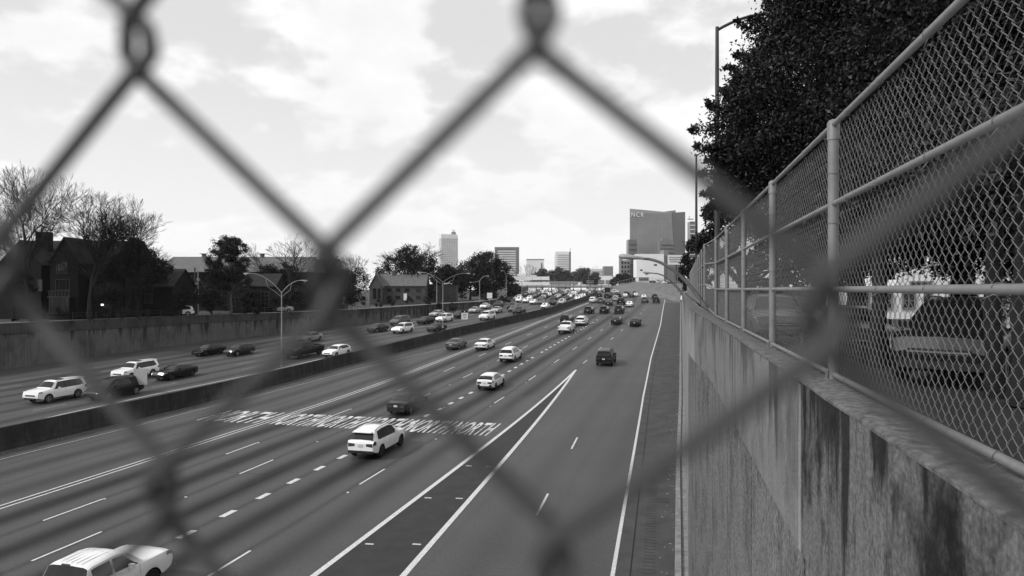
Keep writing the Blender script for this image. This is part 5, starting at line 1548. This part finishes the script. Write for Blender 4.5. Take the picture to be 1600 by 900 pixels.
# pale building glimpsed under the canopy behind the fence
gb = thing('pale_building', 'pale building glimpsed under the evergreen, behind the parked cars', 'building', (34, 52, SW))
lpart('wall', MB().box((0, 0, 2.0), (12, 5, 4.0)), M['white_wall'], gb)
for i in range(4): add_window(gb, -4.2 + i * 2.8, -2.56, 1.0, 1.5, 1.5, 2, 2, 'mid_wall')
gb2 = thing('pale_building', 'pale low wall of a building glimpsed left of the parked dark car', 'building', (24.5, 46, SW))
lpart('wall', MB().box((0, 0, 1.1), (5, 3, 2.2)), M['white_wall'], gb2)
for i in range(3): add_window(gb2, -1.5 + i * 1.5, -1.56, .7, .8, 1.0, 2, 2, 'mid_wall')

# ------------------------------------------------------------------ trees
def leaves(name, centres, sig, per, size, m, seed, parent, flat=.75, up=0.0, origin=(0, 0, 0)):
    """leaf-shaped faces scattered in gaussian clumps round the given centres"""
    g = np.random.default_rng(seed)
    c = np.repeat(np.asarray(centres, float), per, axis=0)
    s = np.repeat(np.asarray(sig, float).reshape(-1, 1) if np.ndim(sig) else np.full((len(centres), 1), sig), per, axis=0)
    n = len(c)
    p = c + g.normal(size=(n, 3)) * s * np.array([1, 1, flat])
    d = g.normal(size=(n, 3)); d[:, 2] += up; d /= np.linalg.norm(d, axis=1)[:, None]
    e = np.cross(d, g.normal(size=(n, 3))); e /= np.linalg.norm(e, axis=1)[:, None]
    L_ = size * g.uniform(.65, 1.35, size=(n, 1)); W_ = L_ * .46
    v = np.empty((n, 4, 3)); v[:, 0] = p; v[:, 1] = p + d * L_ * .5 + e * W_ * .5; v[:, 2] = p + d * L_; v[:, 3] = p + d * L_ * .5 - e * W_ * .5
    v -= np.asarray(origin, float)
    me = bpy.data.meshes.new(name)
    me.vertices.add(n * 4); me.vertices.foreach_set('co', v.ravel())
    me.loops.add(n * 4); me.loops.foreach_set('vertex_index', np.arange(n * 4, dtype=np.int32))
    me.polygons.add(n); me.polygons.foreach_set('loop_start', np.arange(0, n * 4, 4, dtype=np.int32)); me.polygons.foreach_set('loop_total', np.full(n, 4, np.int32))
    me.update(calc_edges=True); me.materials.append(m)
    return link(name, me, parent)
def lobes_to_clumps(lobes, per_lobe, g, shell=.55):
    C_, S_ = [], []
    for (x, y, z, r) in lobes:
        k = max(6, int(per_lobe * (r / 1.5) ** 1.6))
        d = g.normal(size=(k, 3)); d /= np.linalg.norm(d, axis=1)[:, None]
        rr_ = r * (shell + (1 - shell) * g.uniform(size=(k, 1)) ** .6)
        C_.append(np.array([x, y, z]) + d * rr_ * np.array([1, 1, .95])); S_.append(np.full(k, r * .17) * g.uniform(.7, 1.4, size=k))
    return np.vstack(C_), np.concatenate(S_)
def limbs(root, base, targets, r0, m, seed, split=.35):
    g = random.Random(seed); mb = MB()
    b = Vector(base); top = Vector((sum(t[0] for t in targets) / len(targets), sum(t[1] for t in targets) / len(targets), max(t[2] for t in targets)))
    sp = b.lerp(top, split)
    sp.x = b.x * .7 + sp.x * .3; sp.y = b.y * .7 + sp.y * .3
    n = 6
    mb.tube([b + (0 if i else 0) * b for i in range(0)] or [b.lerp(sp, i / n) + Vector((g.uniform(-.1, .1), g.uniform(-.1, .1), 0)) * (i > 0) for i in range(n + 1)], [r0 * (1.25 if i == 0 else 1 - .25 * i / n) for i in range(n + 1)], 9)
    for t in targets:
        t = Vector(t); mid = sp.lerp(t, .5) + Vector((g.uniform(-.3, .3), g.uniform(-.3, .3), g.uniform(.0, .5)))
        mb.tube([sp + Vector((0, 0, -.2)), sp.lerp(mid, .5), mid, mid.lerp(t, .6), t], [r0 * .6, r0 * .42, r0 * .3, r0 * .18, r0 * .06], 6)
    return wpart('trunk', mb, m, root, True, 60)
def leafy(name, label, base, lobes, leaf_size, per_lobe, per, m, seed, trunk_r=.22, bark='bark', cat='tree', shell=.55, sprays=None):
    t = thing(name, label, cat, tuple(base))
    g = np.random.default_rng(seed)
    c, s = lobes_to_clumps(lobes, per_lobe, g, shell)
    if sprays:
        c2, s2 = [], []
        for (xa, ya, xb, yb, D_) in sprays:
            for i in range(16):
                u = i / 15; q = P(xa + (xb - xa) * u, ya + (yb - ya) * u, D_); r_ = (1 - u) * .34 + .05
                for _ in range(2): c2.append([q.x + g.normal() * r_ * .5, q.y + g.normal() * r_, q.z + g.normal() * r_ * .5]); s2.append(r_ * .42)
        leaves('crown', np.array(c2), np.array(s2), 26, leaf_size, m, seed + 5, t, origin=base)
    leaves('crown', c, s, per, leaf_size, m, seed + 1, t, origin=base)
    if trunk_r: limbs(t, base, [l[:3] for l in lobes][:12], trunk_r, M[bark], seed, .3)
    return t
def PL(x, y, D, r): p = P(x, y, D); return (p.x, p.y, p.z, r / FP * D)
# the big evergreen over the right-hand fence
big = [(1234, 50, 21, 28), (1210, 105, 21, 30), (1172, 150, 21.5, 40), (1146, 200, 22, 32), (1140, 248, 22, 26), (1250, 110, 20.5, 90), (1205, 215, 22, 80), (1350, 40, 20, 120), (1300, 190, 20.5, 110),
       (1160, 285, 23, 40), (1215, 310, 22.5, 70), (1285, 310, 21.5, 80), (1268, 25, 20.5, 48), (1310, -60, 20, 90), (1400, -100, 19.5, 160), (1340, 290, 20.5, 90), (1182, 84, 21, 12), (1130, 300, 23, 22), (1185, 270, 22.5, 60), (1250, 260, 22, 80), (1216, 15, 20.8, 10), (1216, 78, 20.8, 20)]
b0 = Vector((11.6, 22.5, SW))
leafy('evergreen_tree', 'huge dense dark evergreen leaning over the near fence, reaching above the view', b0, [PL(*q) for q in big], .115, 62, 205, M['leaf'], 11, .34, sprays=[(1230, 80, 1150, 33, 21), (1220, 60, 1172, 28, 21), (1200, 110, 1150, 84, 21), (1205, 130, 1135, 105, 21), (1190, 140, 1146, 122, 21.4), (1165, 190, 1104, 160, 21.8), (1150, 205, 1076, 203, 22), (1150, 225, 1086, 228, 22), (1150, 250, 1104, 252, 22), (1150, 280, 1092, 270, 22.5), (1150, 300, 1096, 302, 22.6), (1225, 40, 1196, 2, 20.8), (1240, 20, 1205, -20, 20.8), (1170, 160, 1128, 140, 21.6), (1160, 240, 1110, 232, 22), (1150, 320, 1106, 322, 23)])
big2 = [(1460, 20, 17.5, 130), (1420, 150, 18.5, 120), (1560, 80, 16.5, 140), (1570, 250, 17, 140), (1450, 290, 18, 120), (1370, 330, 19, 95), (1540, 370, 17, 70), (1640, 150, 16, 150), (1660, 330, 16, 140), (1400, 395, 19, 40), (1480, 385, 18.5, 50), (1600, -60, 16, 150), (1330, 380, 20, 55)]
b1 = Vector((13.0, 19.5, SW))
leafy('evergreen_tree', 'second dense dark evergreen filling the top right corner behind the mesh', b1, [PL(*q) for q in big2], .13, 62, 160, M['leaf'], 23, .38)
far_r = [(1122, 335, 40, 20), (1106, 368, 42, 20), (1140, 345, 38, 36), (1180, 370, 36, 40), (1230, 390, 34, 40), (1092, 398, 44, 20), (1125, 405, 40, 26), (1170, 420, 37, 28), (1215, 420, 33, 30), (1250, 425, 30, 30), (1190, 440, 36, 18), (1275, 400, 28, 40), (1310, 415, 26, 34), (1290, 435, 27, 22)]
leafy('evergreen_tree', 'dark tree low beyond the kink of the fence, under the big evergreen', Vector((14.5, 42, SW)), [PL(*q) for q in far_r], .24, 28, 90, M['leaf_dark'], 31, .25)
far_r2 = [(1084, 385, 62, 13), (1078, 408, 64, 13), (1073, 425, 66, 10), (1088, 425, 62, 16), (1082, 440, 62, 12), (1100, 440, 58, 16)]
leafy('evergreen_tree', 'small dark tree at the far end of the right fence beside the billboard', Vector((17.6, 64, SW)), [PL(*q) for q in far_r2], .30, 26, 80, M['leaf_dark'], 37, .2)
far_r3 = [(1066, 436, 96, 6), (1072, 443, 96, 7), (1080, 448, 92, 8)]
leafy('bush', 'small dark bush where the right fence disappears', Vector((24.4, 95, SW)), [PL(*q) for q in far_r3], .4, 30, 60, M['leaf_dark'], 39, .1, cat='bush')
def trunk_only(label, x, D, r):
    b = P(x, 0, D); b.z = SW
    t = thing('tree', label, 'tree', tuple(b))
    g = random.Random(int(x))
    wpart('trunk', MB().tube([b + Vector((g.uniform(-.06, .06), 0, h)) for h in (0, .8, 1.6, 2.6, 4.2)], [r * 1.2, r, r * .95, r * .9, r * .7], 9), M['bark'], t, True, 60)
    c = np.array([[b.x + g.uniform(-1.4, 1.4), b.y + g.uniform(-1, 1), SW + g.uniform(3.6, 5.4)] for _ in range(26)])
    leaves('crown', c, .45, 110, .15, M['leaf'], int(x), t, origin=b)
trunk_only('dark trunk standing between the parked dark car and the pale wall', 1372, 17.0, .19)
trunk_only('dark trunk right of the parked dark car near the right edge', 1553, 12.2, .15)
trunk_only('thick dark trunk at the very right edge behind the mesh', 1612, 11.2, .30)
# bare winter trees
def bare(label, x, ybase, D, top, spread, seed, r0=.32, depth=7, m='twig', lean=0.0, fork=.22, trunk=.28, zb=5.7):
    b = P(x, ybase, D); b.z = zb
    H_ = P(x, top, D).z - b.z; W_ = spread / FP * D
    t = thing('bare_tree', label, 'tree', tuple(b))
    g = random.Random(seed); tm, cm_ = MB(), MB()
    def grow(p, d, ln, r, lv):
        k = 3; pts = [p]; q = p; dd = d.copy()
        for i in range(k):
            dd = (dd + Vector((g.gauss(0, .10), g.gauss(0, .10), g.gauss(.03, .06)))).normalized()
            q = q + dd * (ln / k); pts.append(q)
        rs = [r * (1 - .38 * i / k) for i in range(k + 1)]
        (tm if lv <= 2 else cm_).tube(pts, rs, 7 if lv == 0 else (5 if lv <= 2 else 3), cap=False)
        if lv >= depth: return
        n = 2 if g.random() < .52 else 3
        if lv == 0: n = 4
        for i in range(n):
            a = g.uniform(0, 2 * math.pi); an = g.uniform(.22, .62) if i else g.uniform(.05, .28)
            ax = dd.orthogonal().normalized(); ax.rotate(Matrix.Rotation(a, 3, dd))
            nd = (dd * math.cos(an) + ax * math.sin(an)); nd.z += .06; nd.x *= 1.0 + .25 * W_ / H_; nd.normalize()
            grow(pts[-1] if (i < 2 or lv == 0) else pts[2], nd, ln * g.uniform(.66, .86) * (1.0 if lv else .95), max(.017, r * (.66 if i == 0 else .52)), lv + 1)
        if lv >= 1 and lv < depth - 1:
            a = g.uniform(0, 6.28); ax = dd.orthogonal().normalized(); ax.rotate(Matrix.Rotation(a, 3, dd))
            grow(pts[1], (dd * .6 + ax * .8).normalized(), ln * .55, max(.017, r * .4), lv + 2)
    grow(b.copy(), Vector((lean, 0, 1)).normalized(), H_ * trunk, r0, 0)
    # fit height exactly
    zs = [v[2] for v in cm_.v]; sc_ = H_ / max(.1, max(zs) - b.z)
    mxx = sum(v[0] for v in cm_.v) / len(cm_.v) - b.x
    for q in (tm, cm_): q.v = [(v[0] - mxx * min(1, max(0, (v[2] - b.z) / (H_ * .5))), v[1], v[2]) for v in q.v]
    xs = [abs(v[0] - b.x) for v in cm_.v]; sx = W_ / 2 / max(.1, float(np.percentile(xs, 97)))
    for q in (tm, cm_): q.v = [(b.x + (v[0] - b.x) * (sx * min(1, (v[2] - b.z) / (H_ * .35)) + (1 - min(1, (v[2] - b.z) / (H_ * .35)))), v[1], b.z + (v[2] - b.z) * sc_) for v in q.v]
    wpart('trunk', tm, M['bark'] if m == 'twig' else M[m], t, True)
    wpart('twigs', cm_, M[m], t)
    return t
bare('large bare tree in front of the bay-windowed house at the far left', 50, 492, 90, 254, 150, 5, .34, 8, fork=.2)
bare('bare tree right of the bay-windowed house, its round crown against the sky', 140, 490, 94, 292, 140, 12, .42, 8, lean=.01)
bare('slim bare tree above the dark round evergreen', 190, 490, 97, 322, 110, 18, .22, 8)
bare('bare tree at the far left edge beside the chimney', -22, 494, 92, 285, 110, 27, .3, 7)
bare('wide bare tree in front of the hall roof, behind the blurred wire crossing', 446, 484, 132, 358, 125, 33, .34, 7)
bare('pale slim bare tree left of the gabled brick house', 554, 476, 175, 393, 40, 41, .2, 7, m='twig_pale')
bare('low bare tree behind the gabled brick house', 660, 470, 215, 400, 60, 43, .3, 7)
bare('faint bare trees rising right of the banded office block', 822, 452, 420, 412, 46, 47, .4, 6, m='twig_pale', zb=8)
# the rest of the left bank
leafy('evergreen_tree', 'dark round evergreen between the two gabled houses', Vector((at(215, 99), 99, 5.7)), [PL(*q) for q in ((215, 402, 99, 22), (195, 415, 98, 20), (236, 412, 99, 20), (213, 384, 99, 12), (250, 425, 99, 18), (225, 432, 98, 22))], .34, 20, 70, M['leaf_dark'], 51, .25)
leafy('pine_tree', 'tall dark pine with a rounded crown and a straight pale trunk', Vector((at(361, 113), 113, 5.7)), [PL(*q) for q in ((357, 382, 113, 14), (342, 388, 113, 13), (373, 386, 113, 13), (357, 392, 112, 14), (333, 408, 113, 11), (381, 410, 113, 10), (358, 400, 113.5, 13), (345, 425, 113, 18), (370, 425, 113, 16), (330, 432, 112, 13), (378, 438, 112, 12), (352, 442, 113, 14))], .26, 34, 70, M['leaf_dark'], 53, .22, 'bark_pale', shell=.5)
def shrubrow(name, label, xs, y, D, r, seed, m='leaf_dark', size=.36, cat='tree', tr=.15, zb=5.75, per=60):
    b = Vector((at(sum(xs) / len(xs), D), D, zb)); g = random.Random(seed)
    return leafy(name, label, b, [PL(x + g.uniform(-3, 3), y + g.uniform(-6, 6), D + g.uniform(-2, 2), r * g.uniform(.8, 1.2)) for x in xs], size, 18, per, M[m], seed, tr, cat=cat)
shrubrow('leafy_tree', 'dark bushy tree in front of the left end of the hall', (262, 275, 268, 258), 452, 110, 16, 61)
shrubrow('leafy_tree', 'dark bushy tree left of the utility poles', (290, 300, 284, 294), 446, 118, 15, 62)
shrubrow('leafy_tree', 'low dark tree right of the utility poles, under the pine', (322, 334, 340, 328), 464, 115, 15, 63)
shrubrow('leafy_tree', 'dark spreading tree in front of the right half of the hall', (415, 430, 445, 425), 428, 134, 14, 64)
shrubrow('leafy_tree', 'dark tree left of the thick blurred wire, behind the median lamp', (460, 478, 470, 490), 440, 140, 18, 65)
shrubrow('evergreen_tree', 'dark evergreen right of the blurred wire crossing, taller of two', (512, 505, 520, 515), 425, 150, 22, 66)
shrubrow('evergreen_tree', 'dark evergreen right of the blurred wire crossing, lower of two', (540, 550, 545, 532), 442, 152, 20, 67)
shrubrow('leafy_tree', 'dark low trees at the foot of the gridded pale tower', (688, 700, 712, 722, 695), 432, 222, 12, 165, tr=.2, size=.6, zb=6.5)
shrubrow('leafy_tree', 'dark shrubby tree hiding the hall right of the low house', (388, 400, 436, 452, 466), 462, 122, 14, 166)
shrubrow('leafy_tree', 'dark shrubby tree hiding the hall wall left of the utility poles', (240, 256, 272, 286, 298), 470, 108, 14, 167)
shrubrow('leafy_tree', 'dark tree beside the doorway of the bay-windowed house', (160, 172, 180), 455, 95, 15, 168)
shrubrow('leafy_tree', 'dark tree in front of the left corner of the bay-windowed house', (8, 22, 34, 15), 440, 92, 20, 169)
shrubrow('leafy_tree', 'dark wide shrub behind the thick blurred wire, left of the pale slim tree', (485, 500, 520, 538, 555), 465, 148, 15, 170)
shrubrow('hedge', 'dark hedge along the house fronts at the far left', (20, 60, 95, 130, 165, 195, 225), 489, 93, 8, 68, cat='hedge', tr=0, size=.25)
shrubrow('hedge', 'dark hedge in front of the hall above the left wall', (255, 275, 300, 330, 350, 385, 400), 482, 114, 7, 69, cat='hedge', tr=0, size=.25)
shrubrow('hedge', 'dark hedge along the bank in front of the gabled brick house', (545, 565, 590, 615, 640, 665, 690, 710), 475, 158, 6, 70, cat='hedge', tr=0, size=.3)
shrubrow('hedge', 'dark hedge running on to the overpass panels', (725, 740, 755, 770, 785, 795), 464, 196, 6, 79, cat='hedge', tr=0, size=.35)
b = Vector((at(642, 200), 200, 6.2))
leafy('oak_tree', 'wide dark oak with an open twiggy top behind the gabled brick house', b, [PL(*q) for q in ((640, 405, 200, 20), (615, 414, 200, 16), (668, 410, 200, 17), (600, 426, 200, 12), (680, 428, 200, 12), (645, 428, 200, 22), (655, 448, 200, 16), (668, 458, 200, 12), (640, 390, 200, 10))], .5, 13, 40, M['leaf_dark'], 71, .5)
bare('bare top branches of the wide oak in the middle distance', 643, 468, 199, 376, 92, 73, .5, 8, zb=6.2)
leafy('leafy_tree', 'dark dense tree below the banded office block, left one', Vector((at(735, 230), 230, 6.6)), [PL(*q) for q in ((735, 425, 230, 20), (722, 440, 230, 15), (752, 412, 230, 18), (745, 445, 230, 18), (715, 450, 228, 12))], .6, 15, 46, M['leaf_dark'], 75, .4)
leafy('leafy_tree', 'dark dense tree below the banded office block, right one and taller', Vector((at(772, 240), 240, 7)), [PL(*q) for q in ((765, 410, 240, 16), (780, 420, 240, 15), (772, 435, 240, 20), (790, 440, 238, 12), (800, 455, 236, 9), (758, 450, 236, 14))], .6, 15, 46, M['leaf_dark'], 77, .4)
shrubrow('leafy_tree', 'small dark trees left of the pale sign backs', (803, 811, 807), 456, 330, 7, 78, size=.7, zb=7.4, tr=.2)
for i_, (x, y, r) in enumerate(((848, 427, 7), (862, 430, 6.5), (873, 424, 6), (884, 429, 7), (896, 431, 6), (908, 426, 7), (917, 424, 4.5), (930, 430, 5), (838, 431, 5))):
    leafy('far_tree', 'soft grey far tree over the overpass, %s from the left' % ('second', 'third', 'fourth', 'fifth', 'sixth', 'seventh', 'eighth', 'ninth', 'first')[i_], Vector((at(x, 520), 520, 8.3)), [PL(x, y, 520, r), PL(x + 3, y + 7, 520, r), PL(x - 4, y + 6, 520, r * .9)], 1.3, 12, 26, M['leaf_hazed'], 80 + i_, .4)
leafy('bush', 'round dark bush in front of the dark block left of the white building', Vector((at(972, 380), 380, 9)), [PL(*q) for q in ((966, 436, 380, 7), (976, 434, 380, 7), (985, 438, 380, 6), (958, 441, 380, 5))], .9, 16, 40, M['leaf_mid'], 95, .2, cat='bush')
leafy('bush', 'low dark bush on the bank below the white building', Vector((at(1022, 290), 290, 9)), [PL(*q) for q in ((1015, 449, 290, 4), (1024, 450, 290, 4.5), (1031, 452, 290, 4))], .6, 18, 40, M['leaf_mid'], 96, 0, cat='bush')

# fence along the grass bank
bfz = thing('bank_fence', 'thin mesh fence along the top of the far grass bank', 'fence', tuple(ring1[3]))
for i in range(6):
    a, b_ = Vector(ring1[i]), Vector(ring1[i + 1])
    for k in range(4):
        q = a.lerp(b_, k / 4); wpart('post', MB().tube([q - Vector((0, 0, .2)), q + Vector((0, 0, 2.0))], .06, 5), M['pole'], bfz)
    wpart('rail', MB().tube([a + Vector((0, 0, 1.95)), b_ + Vector((0, 0, 1.95))], .05, 5), M['pole'], bfz)
    wpart('rail', MB().tube([a + Vector((0, 0, .3)), b_ + Vector((0, 0, .3))], .05, 5), M['pole'], bfz)

# ------------------------------------------------------------------ the chain link right in front of the lens, turned a little to the view
HM = np.array([[0.29093966, 0.00955762, -0.54981274], [0.01218184, 0.33399071, -0.34863903], [-0.0969964, 0.01464699, 1.0]]) * 0.117
def lat(i, j, n):
    a = HM @ np.array([i, j, 1.0]); return Vector((a[0], a[2], -a[1]))
e1 = lat(1, 0, 0) - lat(0, 0, 0); e2 = lat(0, 1, 0) - lat(0, 0, 0); en = e1.cross(e2).normalized()
o0 = lat(0, 0, 0)
nf = thing('chain_link_fence', 'blurred dark chain link wires right in front of the camera', 'fence', (o0.x, o0.y, o0.z + EYE))
for k in range(-34, 7):
    path = []
    j0, j1 = -12, 14
    for j in range(j0, j1 + 1):
        left = (k + j) % 2 == 0
        s = 1 if left else -1
        e = .078 if (j == 0 and (k if left else k + 1) == 0) else .05
        ua = k - e if left else k + 1 + e
        d = .0021 if left else -.0021
        u0, u1 = (k, k + 1) if left else (k + 1, k)
        path += [(ua, j, 0), (ua + s * .014, j + .055, d * .55)]
        if j < j1: path += [(u0, j + .12, d), (u0 * .75 + u1 * .25, j + .31, d), ((u0 + u1) / 2, j + .5, d), (u0 * .25 + u1 * .75, j + .69, d), (u1, j + .88, d), (u1 + s * (e - .016), j + .945, d * .55)]
    pts = []
    for (a, b, c) in path:
        q = o0 + e1 * a + e2 * b + en * c
        pts.append((q.x, q.y, q.z + EYE))
    wpart('wire', MB().tube(pts, .00145, 10 if k > -10 else 6), M['nearwire'], nf, True)

# ------------------------------------------------------------------ thin haze that pales the far towers
hm = bpy.data.materials.new('haze'); hm.use_nodes = True
t = hm.node_tree; t.nodes.clear()
ho = t.nodes.new('ShaderNodeOutputMaterial'); hv = t.nodes.new('ShaderNodeVolumePrincipled')
hv.inputs['Color'].default_value = (1, 1, 1, 1); hv.inputs['Density'].default_value = 0.00006; hv.inputs['Anisotropy'].default_value = 0.2
t.links.new(hv.outputs[0], ho.inputs['Volume'])
o = link('haze', MB().box((0, 1250, 68), (6400, 2720, 140)).mesh('haze', hm)); o['kind'] = 'stuff'

# ------------------------------------------------------------------ tell apart the few queue cars that still share a description
same = {}
for o in bpy.data.objects:
    if o.parent is None and o.get('label', '').startswith('tiny'): same.setdefault(o['label'], []).append(o)
for k, v in same.items():
    v.sort(key=lambda o: o.matrix_world.translation.y)
    for o, w_ in zip(v, {1: ('',), 2: (', nearer', ', farther')}.get(len(v), (', nearest', ', middle', ', farthest', ', last'))): o['label'] = k + w_
